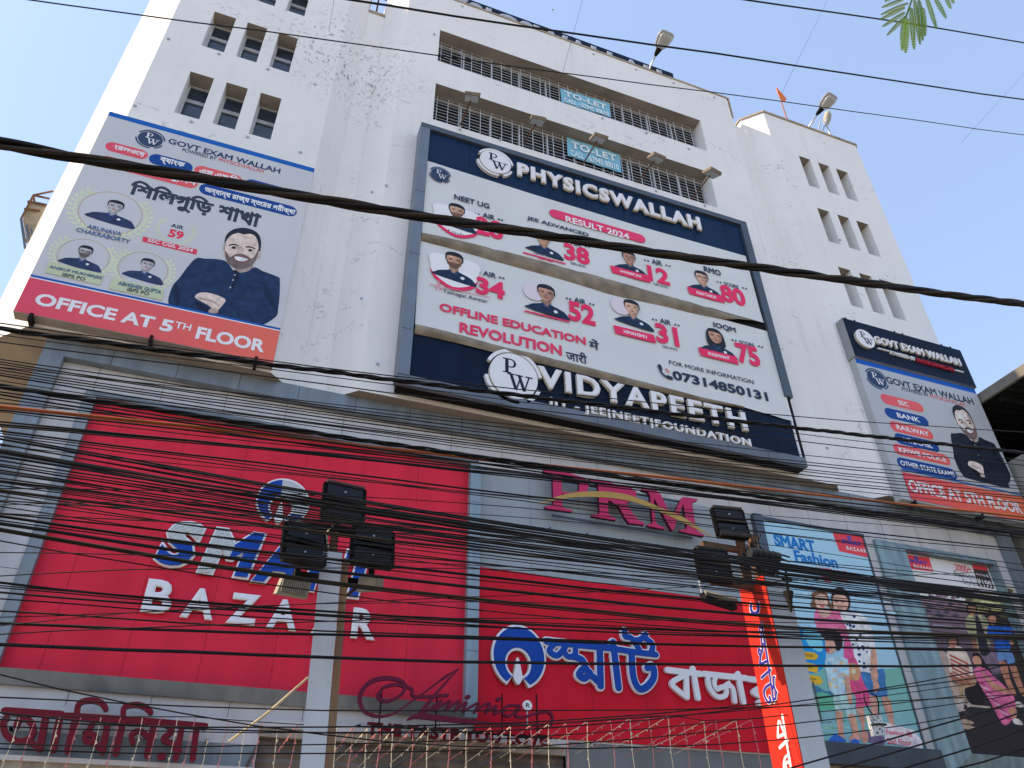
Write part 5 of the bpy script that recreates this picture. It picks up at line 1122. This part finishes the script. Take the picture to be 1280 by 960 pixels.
b.box((top.x - .45, 9.05, 5.72), (top.x + .42, 9.11, 5.79), DARK); b.box((.72, 9.16, 5.13), (1.76, 9.22, 5.20), DARK); b.tube([(1.36, 9.19, 4.95), (1.55, 9.19, 5.14)], .02, RUST, 5); b.tube([top + Vector((0, 0, .3)), (top.x + .02, 9.0, 6.1)], .03, RUST, 6)
b.tube([top + Vector((-.05, -.06, .0)), top + Vector((-.12, -.12, .25)), top + Vector((.0, -.1, .45)), top + Vector((-.1, -.12, .75))], .012, pm('pale_flex', (0.5, 0.42, 0.25), .7), 5); b.build('mast', t1)
b = MB()
for s_ in (-.09, .09):
    for z in (2.2, 3.9, 5.3): b.obox(lean(z) + fx * s_ - fy * .137, (.008, 0, 0), (0, .004, 0), (0, 0, .008), STEEL)
b.build('screws', t1)

def led_flood(loc, yaw, tilt, label, s=.25, sub=True):
    t = empty('floodlight', loc, label, 'floodlight', 'black pole floodlights')
    t.rotation_euler = (tilt, 0, yaw); t.matrix_world = Matrix.Translation(loc) @ Matrix.Rotation(yaw, 4, 'Z') @ Matrix.Rotation(tilt, 4, 'X')
    b = MB(); bl = pm('black_aluminium', (0.016, 0.016, 0.017), .45, .3, 5)
    b.box((-s, .02, .09 * s), (s, .10, s), bl); b.box((-s, .02, -s), (s, .10, -.09 * s), bl); b.box((-s, .03, -.09 * s), (-s * .9, .09, .09 * s), bl); b.box((s * .9, .03, -.09 * s), (s, .09, .09 * s), bl); b.box((-.03, .03, -.09 * s), (.03, .09, .09 * s), bl); local(b, 'frame', t)
    for k, z in enumerate((s * .53, -s * .53)):
        b = MB(); b.box((-s * .92, -.03, z - s * .33), (s * .92, .018, z + s * .33), pm('black_led_module', (0.022, 0.023, 0.026), .25, .3, 4)); b.obox((0, -.034, z), (.012, 0, 0), (0, .004, 0), (0, 0, .012), STEEL); local(b, 'led_module', t)
    b = MB(); n = 26
    for i in range(n):
        x = -s + 2 * s * (i + .5) / n
        for z0, z1 in ((s * .88, s * 1.12), (-.07 * s, .07 * s), (-s * 1.12, -s * .88)): b.box((x - .005, -.045, z0), (x + .004, .06, z1), pm('pin_aluminium', (0.045, 0.042, 0.038), .5, .4, 9))
    for i in range(16):
        z = -s + 2 * s * (i + .5) / 16
        for x0 in (-s * 1.12, s * .98): b.box((x0, -.03, z - .005), (x0 + s * .14, .06, z + .004), bl)
    local(b, 'cooling_pins', t)
    b = MB(); b.box((-.05, .102, -s * .6), (.05, .16, s * .6), RUST); local(b, 'bracket', t)
    return t
led_flood(at(430, 628, 8.95), R_(6), R_(-8), 'black LED floodlight at the top of the white boxed pole'); led_flood(at(381, 680, 8.95), R_(14), R_(-12), 'black LED floodlight left of the white boxed pole head, below the top one'); led_flood(at(466, 683, 8.95), R_(4), R_(-10), 'black LED floodlight right of the white boxed pole head, below the top one')
BEI = pm('beige_floodlight', (0.34, 0.31, 0.24), .55, .2, 5)
def ribbed(loc, yaw, tilt, label, s, ribs):
    t = empty('ribbed_floodlight' if ribs else 'beige_floodlight', loc, label, 'floodlight')
    t.matrix_world = Matrix.Translation(loc) @ Matrix.Rotation(yaw, 4, 'Z') @ Matrix.Rotation(tilt, 4, 'X')
    b = MB(); F = Plane((0, 0, 0), (1, 0, 0), (0, 0, 1)); b.prism(F, [(-s, -s * .6), (s * .8, -s * .6), (s * .86, s * .5), (-s * .8, s * .5)], BEI, -.16, 0); local(b, 'housing', t)
    b = MB()
    if ribs:
        for i in range(13): x = -s * .82 + i * s * .12; b.box((x, -.03, -s * .45), (x + .014, -.002, s * .4), BEI)
        local(b, 'ribs', t)
    else:
        b.box((-s * .55, -.012, -s * .4), (s * .5, -.002, s * .3), pm('dirty_glass', (0.40, 0.33, 0.22), .3, .3, 5)); local(b, 'lens', t)
    b = MB(); b.box((-.03, .05, s * .45), (.03, .12, s * .45 + .16), DARK); local(b, 'bracket', t)
ribbed(at(370, 732, 8.95), R_(10), R_(14), 'beige ribbed floodlight hanging left of the white boxed pole', .2, True); ribbed(at(462, 729, 8.95), R_(-24), R_(18), 'beige floodlight hanging right of the white boxed pole under the dark bar', .16, False)

# right-hand pole: boxed advertising column
t2 = empty('advertising_pole', (7.38, 8.9, 0), 'boxed street pole with a sunlit red Bengali panel on its left side', 'pole')
PXL = 7.18
b = MB(); b.box((PXL, 8.6, 0), (7.58, 9.19, 5.8), PW_); b.build('boxed_shaft', t2)
b = MB(); ORR = pm('orange_red_panel', (0.62, 0.035, 0.022), .45, .06, 1); b.box((PXL - .02, 8.60, .4), (PXL - .002, 9.19, 5.79), ORR); b.build('panel', t2)
PV = Plane((PXL - .02, 0, 0), (0, 0, -1), (0, -1, 0)); b = MB()
ua, ub = -5.16, -4.12                       # z of the start and end of the word
def V2(pts): return [(ua + (x - 412) / 700 * (ub - ua), -9.06 + (470 - y) / 370 * .28) for x, y in pts]
kx = (ub - ua) / 700
for i, (p, w_) in enumerate(strk): b.stroke(PV, V2(p), (w_ + 16) * kx * .62, LETW, .004 + i * .0004)
for i, (p, w_) in enumerate(strk): b.stroke(PV, V2(p), (w_ - 8) * kx * .62, ink(48, 40, 140), .010 + i * .0004)
def V3(pts): return [(-3.93 + (x - 72) / 830 * 1.3, -8.99 + (470 - y) / 250 * .21) for x, y in pts]
for i, (p, w_) in enumerate(wstr): b.stroke(PV, V3(p), w_ * .95 / 830, LETW, .005 + i * .0004)
b.ring(PV, (-5.42, -8.92), .05, .13, LETW, 1, -2.6, 2.0); b.ring(PV, (-5.42, -8.92), .06, .115, ink(48, 40, 140), 2, -2.6, 2.0)
b.build('lettering', t2)
b = MB(); b.box((7.3, 8.85, 5.8), (7.42, 8.97, 6.55), RUST); b.box((6.4, 8.84, 6.22), (7.7, 8.92, 6.30), RUST); b.box((6.45, 8.84, 5.66), (7.4, 8.92, 5.74), RUST); b.box((7.02, 8.8, 5.8), (7.12, 8.9, 6.9), RUST)
for i in range(9): z = 5.85 + i * .05; b.tube([(6.9 + .05 * i, 8.8 - .02 * i, z + .2), (7.2, 8.7 - .02 * (i % 4), z), (7.6 + .03 * i, 8.75, z - .1 + .03 * (i % 3))], .014, BLACKP, 5)
for i in range(5): b.tube([(7.1 + .06 * i, 8.75, 6.3), (7.05 + .08 * i, 8.62, 6.0), (7.2 + .05 * i, 8.58, 5.78)], .012, BLACKP, 5)
b.build('mast', t2)
led_flood(at(913, 653, 8.8), R_(-8), R_(-8), 'black LED floodlight at the top of the red-sided pole', .24); led_flood(at(892, 706, 8.8), R_(-6), R_(-4), 'black LED floodlight on the red-sided pole, below the top one', .24)
t = empty('strip_floodlight', at(895, 752, 8.8), 'slim dark floodlight with a row of pins, lowest on the red-sided pole', 'floodlight'); b = MB(); q = at(898, 752, 8.8); b.obox(q, (.26, .02, -.03), (0, .06, 0), (0, .02, .06), BLACKP)
for i in range(20): b.box((q.x - .25 + i * .026, 8.70, q.z + .03 - .003 * i), (q.x - .24 + i * .026, 8.74, q.z + .10 - .003 * i), BEI)
b.build('housing', t); b = MB(); b.tube([(q.x - .2, 8.85, q.z), (q.x - .22, 8.86, 5.7)], .02, STEEL, 6); b.build('stem', t)
t = empty('joint_enclosure', at(955, 692, 8.4), 'dark ribbed cylindrical cable joint in front of the blue poster', 'enclosure'); b = MB(); a0, a1 = at(937, 691, 8.4), at(973, 697, 8.4); b.tube([a0, a1], .075, pm('grey_black_plastic', (0.03, 0.033, 0.036), .4), 14)
for f in (.2, .4, .6, .8): b.tube([a0.lerp(a1, f - .012), a0.lerp(a1, f + .012)], .083, BLACKP, 14)
b.build('shell', t); b = MB(); b.tube([a0 + Vector((0, 0, .06)), a0.lerp(a1, .5) + Vector((0, 0, .02)), a1 + Vector((0, 0, -.04))], .012, BLACKP, 5); b.build('tail', t)
t = empty('hanging_connector', at(985, 735, 8.3), 'small dark weathered connector dangling from the cable bundle by the red-sided pole', 'connector')
b = MB(); pp = [at(*k, 8.3) for k in ((982, 712), (984, 725), (985, 740), (989, 765))]; b.tube(pp[:3], .018, BLACKP, 6); b.build('drop_wire', t)
b = MB(); b.tube([pp[2], pp[2].lerp(pp[3], .4), pp[3]], .075, pm('weathered_brown', (0.05, 0.04, 0.03), .8, .4, 8), 8, .012); b.build('body', t); b = MB(); b.box((pp[1].x - .07, pp[1].y - .02, pp[1].z - .02), (pp[1].x + .07, pp[1].y + .03, pp[1].z + .03), BLACKP); b.build('clip', t)
t = empty('splice_tray', at(830 + 0, 870, 8.2), 'white perforated splice box hanging from two looped wires before the blue poster', 'splice box')
b = MB(); F = FY(8.2); cs4 = cp(980, 830, 7.111, [(755, 455), (860, 440), (915, 625), (800, 640)]); tray = F.uvs(cs4); b.prism(F, tray, pm('white_perforated', (0.62, 0.62, 0.6), .5, .1, 6), -.05, 0)
rr = random.Random(5)
for i in range(26):
    s_, r_ = rr.uniform(.1, .9), rr.uniform(.08, .92); p = [tray[0][k] * (1 - s_) * (1 - r_) + tray[1][k] * s_ * (1 - r_) + tray[3][k] * (1 - s_) * r_ + tray[2][k] * s_ * r_ for k in (0, 1)]
    b.ell(F, p, rr.uniform(.006, .014), rr.uniform(.006, .012), DARK, .5 + i * .03, 8)
b.build('box', t); b = MB()
b.tube([F.P(*F.uv(*k), .02) for k in cp(980, 830, 7.111, [(700, 270), (705, 320), (740, 400), (775, 450)])], .009, BLACKP, 5); b.tube([F.P(*F.uv(*k), .02) for k in cp(980, 830, 7.111, [(760, 262), (810, 285), (830, 340), (832, 445)])], .009, BLACKP, 5)
b.tube([F.P(*F.uv(*k), .02) for k in cp(980, 830, 7.111, [(765, 545), (830, 535), (900, 542)])], .012, BLACKP, 5); b.build('hanging_wire', t)

# ---------------------------------------------------------------- overhead cables
def cable(ys, wpx, Y0, Y1, label, group, m=BLACKP, xs=(0, 640, 1280), x0=-420, x1=1720, name='overhead_cable', n=26, wob=.8, sides=5):
    (xa, ya), (xb, yb), (xc, yc) = zip(xs, ys); pts = []; ph_ = random.uniform(0, 6)
    for i in range(n + 1):
        px = x0 + (x1 - x0) * i / n
        py = ya * (px - xb) * (px - xc) / ((xa - xb) * (xa - xc)) + yb * (px - xa) * (px - xc) / ((xb - xa) * (xb - xc)) + yc * (px - xa) * (px - xb) / ((xc - xa) * (xc - xb))
        py += wob * math.sin(ph_ + px * .011) + wob * .4 * math.sin(ph_ * 2 + px * .031)
        t_ = (px + 420) / 2140; pts.append(at(px, py, Y0 + (Y1 - Y0) * t_))
    r = wpx / 2 / FPX * (pts[n // 2] - CAMP).dot(CF)
    b = MB(); b.tube(pts, r, m, sides); o = b.build(name, None, True); tag(o, label, 'cable', group); return o, pts, r
def twisted(ys, wpx, Y0, Y1, label, m, xs=(0, 640, 1280), strands=4, name='twisted_cable', pitch=1.6, n=300):
    (xa, ya), (xb, yb), (xc, yc) = zip(xs, ys); b = MB(); C_ = []
    for i in range(n + 1):
        px = -420 + 2140 * i / n
        py = ya * (px - xb) * (px - xc) / ((xa - xb) * (xa - xc)) + yb * (px - xa) * (px - xc) / ((xb - xa) * (xb - xc)) + yc * (px - xa) * (px - xb) / ((xc - xa) * (xc - xb))
        C_.append(at(px, py, Y0 + (Y1 - Y0) * i / n))
    r = wpx / 2 / FPX * (C_[n // 2] - CAMP).dot(CF); s_ = 0; acc = [0]
    for i in range(n): s_ += (C_[i + 1] - C_[i]).length; acc.append(s_)
    for k in range(strands):
        pts = []
        for i, c in enumerate(C_):
            tdir = (C_[min(i + 1, n)] - C_[max(i - 1, 0)]).normalized(); u_ = tdir.cross(Vector((0, 0, 1))).normalized(); v_ = u_.cross(tdir)
            an = acc[i] / pitch * 2 * math.pi + k * 2 * math.pi / strands + .4 * math.sin(acc[i] * .9 + k); q = r * (.52 + .1 * math.sin(acc[i] * 1.7 + 2 * k)); pts.append(c + u_ * (math.cos(an) * q) + v_ * (math.sin(an) * q))
        b.tube(pts, r * .46, m[k % len(m)], 6)
    return tag(b.build(name, None, True), label, 'cable')
WBR = pm('weathered_brown_sheath', (0.045, 0.033, 0.023), .7, .45, 3); BRC = pm('sun_bleached_rubber', (0.014, 0.012, 0.010), .6, .4, 3); YLW = pm('ochre_cable', (0.035, 0.028, 0.018), .6, .3, 3); ORC = pm('orange_duct', (0.40, 0.11, 0.03), .5, .2, 2)  # the ochre tone goes on a few thick cables
twisted((179, 288, 380.5), 13.5, 4, 4, 'thickest twisted power cable sweeping across the billboards and banners', [BLACKP, WBR, BRC, WBR])
twisted((411, 493, 566), 6.5, 7.2, 7.2, 'twisted black cable crossing the office strip and the lower navy header', [BLACKP, BRC, BLACKP], strands=3, pitch=.9)
twisted((483, 577, 666), 6.5, 7.4, 7.4, 'twisted black cable just above the orange cable', [BLACKP, BRC, BLACKP], strands=3, pitch=1.0)
cable((508, 577, 646), 4.0, 7.6, 7.6, 'single orange cable crossing the whole front', None, ORC, sides=8, wob=.5)
cable((-66, 30, 124), 2.8, 9.5, 9.5, 'thin dark wire over the sky passing the middle roof lamp', None, xs=(0, 640, 1280)); cable((-90, -38, 54), 2.8, 9.0, 9.0, 'thin dark wire at the top right passing behind the leaf', None)
cable((-6, 82, 168), 1.4, 12, 12, 'very thin wire crossing the upper tower windows', None, sides=4)
for (p, q), lab in ((((1040, -12), (977, 117)), 'fine slanting thread in the sky above the saffron flag'), (((1284, 88), (1202, 178)), 'fine slanting thread in the sky at the right edge'), (((730, -8), (703, 92)), 'fine slanting thread above the upper to-let banner'), (((418, -5), (411, 40)), 'short fine thread beside the left tower top')):
    Y = 12.6; a0, a1 = at(*p, Y), at(*q, Y); b = MB(); b.tube([a0, a0.lerp(a1, .33) + Vector((.01, 0, 0)), a0.lerp(a1, .66), a1], .006, BLACKP, 4); tag(b.build('loose_thread'), lab, 'thread')
rnd = random.Random(11)
def grp(lst, Y, label, group, dY=.5):
    for y0, y1, y2, w_, *m in lst:
        Yv = Y + rnd.uniform(-dY, dY); cable((y0, y1, y2), w_ * .9, Yv, Yv + rnd.uniform(-.3, .3), label, group, (m[0] if m else rnd.choice([BLACKP, BLACKP, BRC])))
grp([(404, 486, 541, 1.6), (427, 509, 582, 1.7), (418, 500, 575, 1.3)], 7.3, 'thin black cable alongside the twisted cable on the lower navy header', 'cables along the lower navy header')
grp([(449, 536, 603, 1.6), (452, 541, 607, 1.8), (455, 545, 612, 1.6), (459, 549, 616, 1.5), (462, 553, 620, 1.8), (466, 557, 624, 1.6), (470, 561, 629, 2.0), (475, 566, 634, 1.3), (458, 530, 597, 1.3)], 7.6, 'thin black cable in the row below the brown soffit', 'cables below the soffit')
grp([(490, 581, 661, 2.2), (494, 585, 668, 2.4), (498, 590, 664, 1.8), (512, 583, 651, 2.6), (515, 588, 656, 1.4), (503, 574, 672, 1.5)], 7.5, 'black cable running close beside the orange cable', 'cables beside the orange cable')
grp([(528, 591, 667, 2.4), (530, 593, 669, 3.0), (532, 595, 672, 2.0), (538, 617, 686, 2.6), (541, 621, 690, 1.6), (546, 625, 706, 1.5)], 7.8, 'black cable crossing the grey panel letters', 'cables over the serif letters')
lst = []
for k in range(21):
    f = k / 20; lst.append((547 + 62 * f + rnd.uniform(-2.5, 2.5), 657 + 34 * f + rnd.uniform(-2, 2), 745 + (14 if k < 14 else 28) * f + rnd.uniform(-2, 2), rnd.choice([1.4, 1.6, 1.8, 2.2])))
grp(lst, 8.0, 'black cable of the dense bundle passing above the second red sign', 'cables in the dense bundle')
grp([(548, 657, 747, 3.2), (564, 664, 750, 3.2, BRC), (570, 667, 752, 2.6), (545, 655, 744, 2.4), (567, 669, 756, 2.8, BRC), (600, 681, 760, 2.2)], 7.4, 'thick black cable of the dense bundle, in front of the others', 'thick cables in the dense bundle')
grp([(613, 693, 760, 3.6, YLW), (615, 697, 762, 1.7), (620, 709, 770, 1.7), (628, 702, 774, 1.4), (642, 709, 772, 2.2), (646, 725, 782, 3.8), (650, 729, 785, 1.7), (655, 740, 791, 4.4), (662, 754, 797, 4.2, YLW), (664, 757, 799, 2.2), (676, 767, 803, 1.7), (634, 716, 779, 1.5)], 8.2, 'black cable over the blue lettering and the two red signs', 'cables over the red signs')
grp([(729, 779, 793, 3.0), (732, 777, 800, 1.5), (735, 781, 801, 1.7), (740, 784, 806, 2.6), (749, 786, 797, 1.7), (764, 798, 812, 2.2), (772, 744, 712, 1.1), (780, 800, 815, 3.6), (805, 828, 831, 4.2)], 8.0, 'black cable crossing the white capitals and the Bengali words', 'cables over the lower lettering')
grp([(843, 935, 880, 1.8), (872, 889, 868, 1.8), (899, 903, 838, 2.0), (908, 908, 846, 1.4), (935, 934, 866, 1.8), (890, 912, 826, 2.0), (929, 922, 858, 1.6)], 8.4, 'black cable low down, rising to the right over the posters', 'low cables rising over the posters')
for y0, y1 in ((975, 883), (1000, 905), (1015, 936), (960, 868)):
    p, q = at(1000, y0 + rnd.uniform(-6, 6), 8.3), at(1420, y1 - 45, 7.4); m_ = p.lerp(q, .5) - Vector((0, 0, .06)); p2 = p + (p - q) * .6; b = MB(); b.tube([p2, p, m_, q, q + (q - p) * .3], .011, rnd.choice([BRC, BLACKP]), 5)
    tag(b.build('overhead_cable', None, True), 'black cable rising across the dark fashion poster at the lower right', 'cable', 'cables over the dark poster')
lst = []
for i in range(10):
    y0 = rnd.uniform(470, 800); lst.append((y0, y0 * .62 + 268 + rnd.uniform(-14, 14), y0 * .42 + 455 + rnd.uniform(-22, 22), rnd.choice([1.1, 1.3, 1.5, 1.9])))
grp(lst, 7.0, 'loose thin black cable sagging out of line with its neighbours', 'stray sagging cables', .8)
p, q = at(385, 847, 8.7), at(286, 927, 9.4); b = MB(); b.tube([p, p.lerp(q, .5) - Vector((0, 0, .03)), q], .014, pm('pale_rope', (0.62, 0.50, 0.30), .8, .2, 6), 6); tag(b.build('pale_rope', None, True), 'pale straw-coloured rope tied to the white boxed pole', 'rope')

# ---------------------------------------------------------------- festoon strings over the shop fronts
STR_Y = pm('yellow_tinsel', (0.78, 0.68, 0.48), .6, .2, 8); STR_R = pm('red_tinsel', (0.70, 0.26, 0.25), .6, .2, 8)
topx = [24, 45, 75, 101, 127, 150, 179, 200, 223, 243.5, 264, 285, 308, 326, 349, 371, 422, 441, 460, 475.5, 492, 516, 535.5, 562, 584, 614, 638, 663.5, 685, 708, 733.6, 764, 787, 811, 834, 855, 879, 895.5, 919.6, 940]
def topy(x): return 897 + 14 * math.sin(math.pi * min(max(x - 240, 0) / 560, 1)) + (8 if x > 850 else 0) - max(0, (x - 800)) * .04
FYD = 12.2
b = MB(); b.tube([at(x, topy(x) - 1, FYD) for x in range(-200, 1000, 40)], .008, BLACKP, 4); tag(b.build('festoon_line', None, True), 'thin line carrying the red and yellow festoon strings', 'line')
for i, x in enumerate(topx):
    m = (STR_Y, STR_R)[i % 2]; p = at(x, topy(x), FYD); b = MB(); n = 7
    pts = [p + Vector((.012 * math.sin(i * 3 + k * 1.7), .01 * math.cos(i + k), -1.9 * k / n)) for k in range(n + 1)]; b.tube(pts, .0065, m, 4)
    for k in range(5): q = pts[k + 1] + Vector((.010 * (-1) ** k, -.008, .05 * math.sin(i + k))); b.obox(q, (.009, 0, .007), (0, .008, 0), (-.005, 0, .013), m)
    tag(b.build('festoon_string'), ('yellow' if i % 2 == 0 else 'red') + ' festoon string hanging straight down over the shop front', 'festoon', ('yellow' if i % 2 == 0 else 'red') + ' hanging festoon strings')
for i, x in enumerate(topx):
    if x < 370: continue
    m = (STR_Y, STR_R)[i % 2]; p = at(x, topy(x), FYD); q = Vector((p.x - .1, 14.2, p.z - .12 - .05 * (i % 3))); b = MB()
    pts = [p.lerp(q, k / 6) - Vector((0, 0, .02 * math.sin(math.pi * k / 6))) for k in range(7)]; b.tube(pts, .0065, m, 4)
    for k in range(4): b.obox(pts[k + 1] - Vector((0, 0, .02)), (.007, 0, 0), (0, .010, .005), (0, -.004, .013), m)
    tag(b.build('festoon_string'), ('yellow' if i % 2 == 0 else 'red') + ' festoon string slanting back to the wall above the shutter', 'festoon', ('yellow' if i % 2 == 0 else 'red') + ' slanting festoon strings')

# ---------------------------------------------------------------- feathery leaf hanging into the top right corner
YLF = 1.0
lf = empty('leaf_spray', at(1145, -40, YLF), 'feathery green leaf spray hanging into the top right corner', 'leaf')
LG = pm('leaf_green', (0.085, 0.18, 0.012), .5, .25, 30); LG2 = pm('leaf_green_dull', (0.05, 0.10, 0.03), .5, .25, 30)
for m_ in (LG, LG2):
    nt = m_.node_tree; bs = nt.nodes['Principled BSDF']; bs.inputs['Transmission Weight'].default_value = 0.0
    tr = nt.nodes.new('ShaderNodeBsdfTranslucent'); tr.inputs[0].default_value = (0.50, 0.72, 0.03, 1); mx = nt.nodes.new('ShaderNodeMixShader'); mx.inputs[0].default_value = 0.6 if m_ is LG else .25
    out = nt.nodes['Material Output']; nt.links.new(bs.outputs[0], mx.inputs[1]); nt.links.new(tr.outputs[0], mx.inputs[2]); nt.links.new(mx.outputs[0], out.inputs[0])
b = MB(); b.tube([at(*k, YLF) for k in ((1175, -160), (1160, -80), (1146, -20), (1137, 8), (1132, 22))], .004, LG2, 6); b.build('stem', lf, True)
pin = [((420, -10), (130, 100), 1), ((480, 40), (120, 195), 1), ((440, 100), (115, 255), 1), ((440, 165), (140, 355), 1), ((450, 215), (200, 470), 1), ((430, 250), (400, 670), 0), ((470, 240), (445, 705), 0), ((520, 100), (560, 660), 0), ((570, 0), (640, 590), 0), ((630, 0), (675, 540), 0), ((680, 100), (705, 480), 0), ((720, -60), (860, 385), 0), ((830, -60), (985, 245), 0), ((980, -60), (1045, 115), 0), ((1050, -60), (1080, 45), 0), ((300, -60), (170, 20), 1)]
for j, (p, q, dull) in enumerate(pin):
    (ax_, ay_), (bx_, by_) = cp(1090, 0, 10.667, [p, q]); Yp = YLF + .02 * (j % 3) + (.05 if dull else 0); a0, a1 = at(ax_, ay_, Yp), at(bx_, by_, Yp - .01)
    b = MB(); m_ = LG2 if dull else LG; b.tube([a0, a0.lerp(a1, .5) + Vector((0, -.004, .003)), a1], .0012, m_, 4)
    L_ = (a1 - a0).length; d = (a1 - a0).normalized(); s_ = d.cross(CF).normalized(); n = int(L_ / .0052); wv = .0185 if not dull else .012
    for k in range(n):
        f = (k + .5) / n; c = a0.lerp(a1, f); w_ = wv * (math.sin(math.pi * (.12 + .86 * f)) ** .5)
        for sg in (-1, 1):
            e = c + s_ * sg * w_ + d * .005 + CF * (.004 * math.sin(k * 1.3 + sg)); b.face([c - d * .0016, c + s_ * sg * w_ * .5 - d * .0012, e, c + s_ * sg * w_ * .5 + d * .0022 + d * .002, c + d * .0016], m_)
    b.build('pinna', lf)
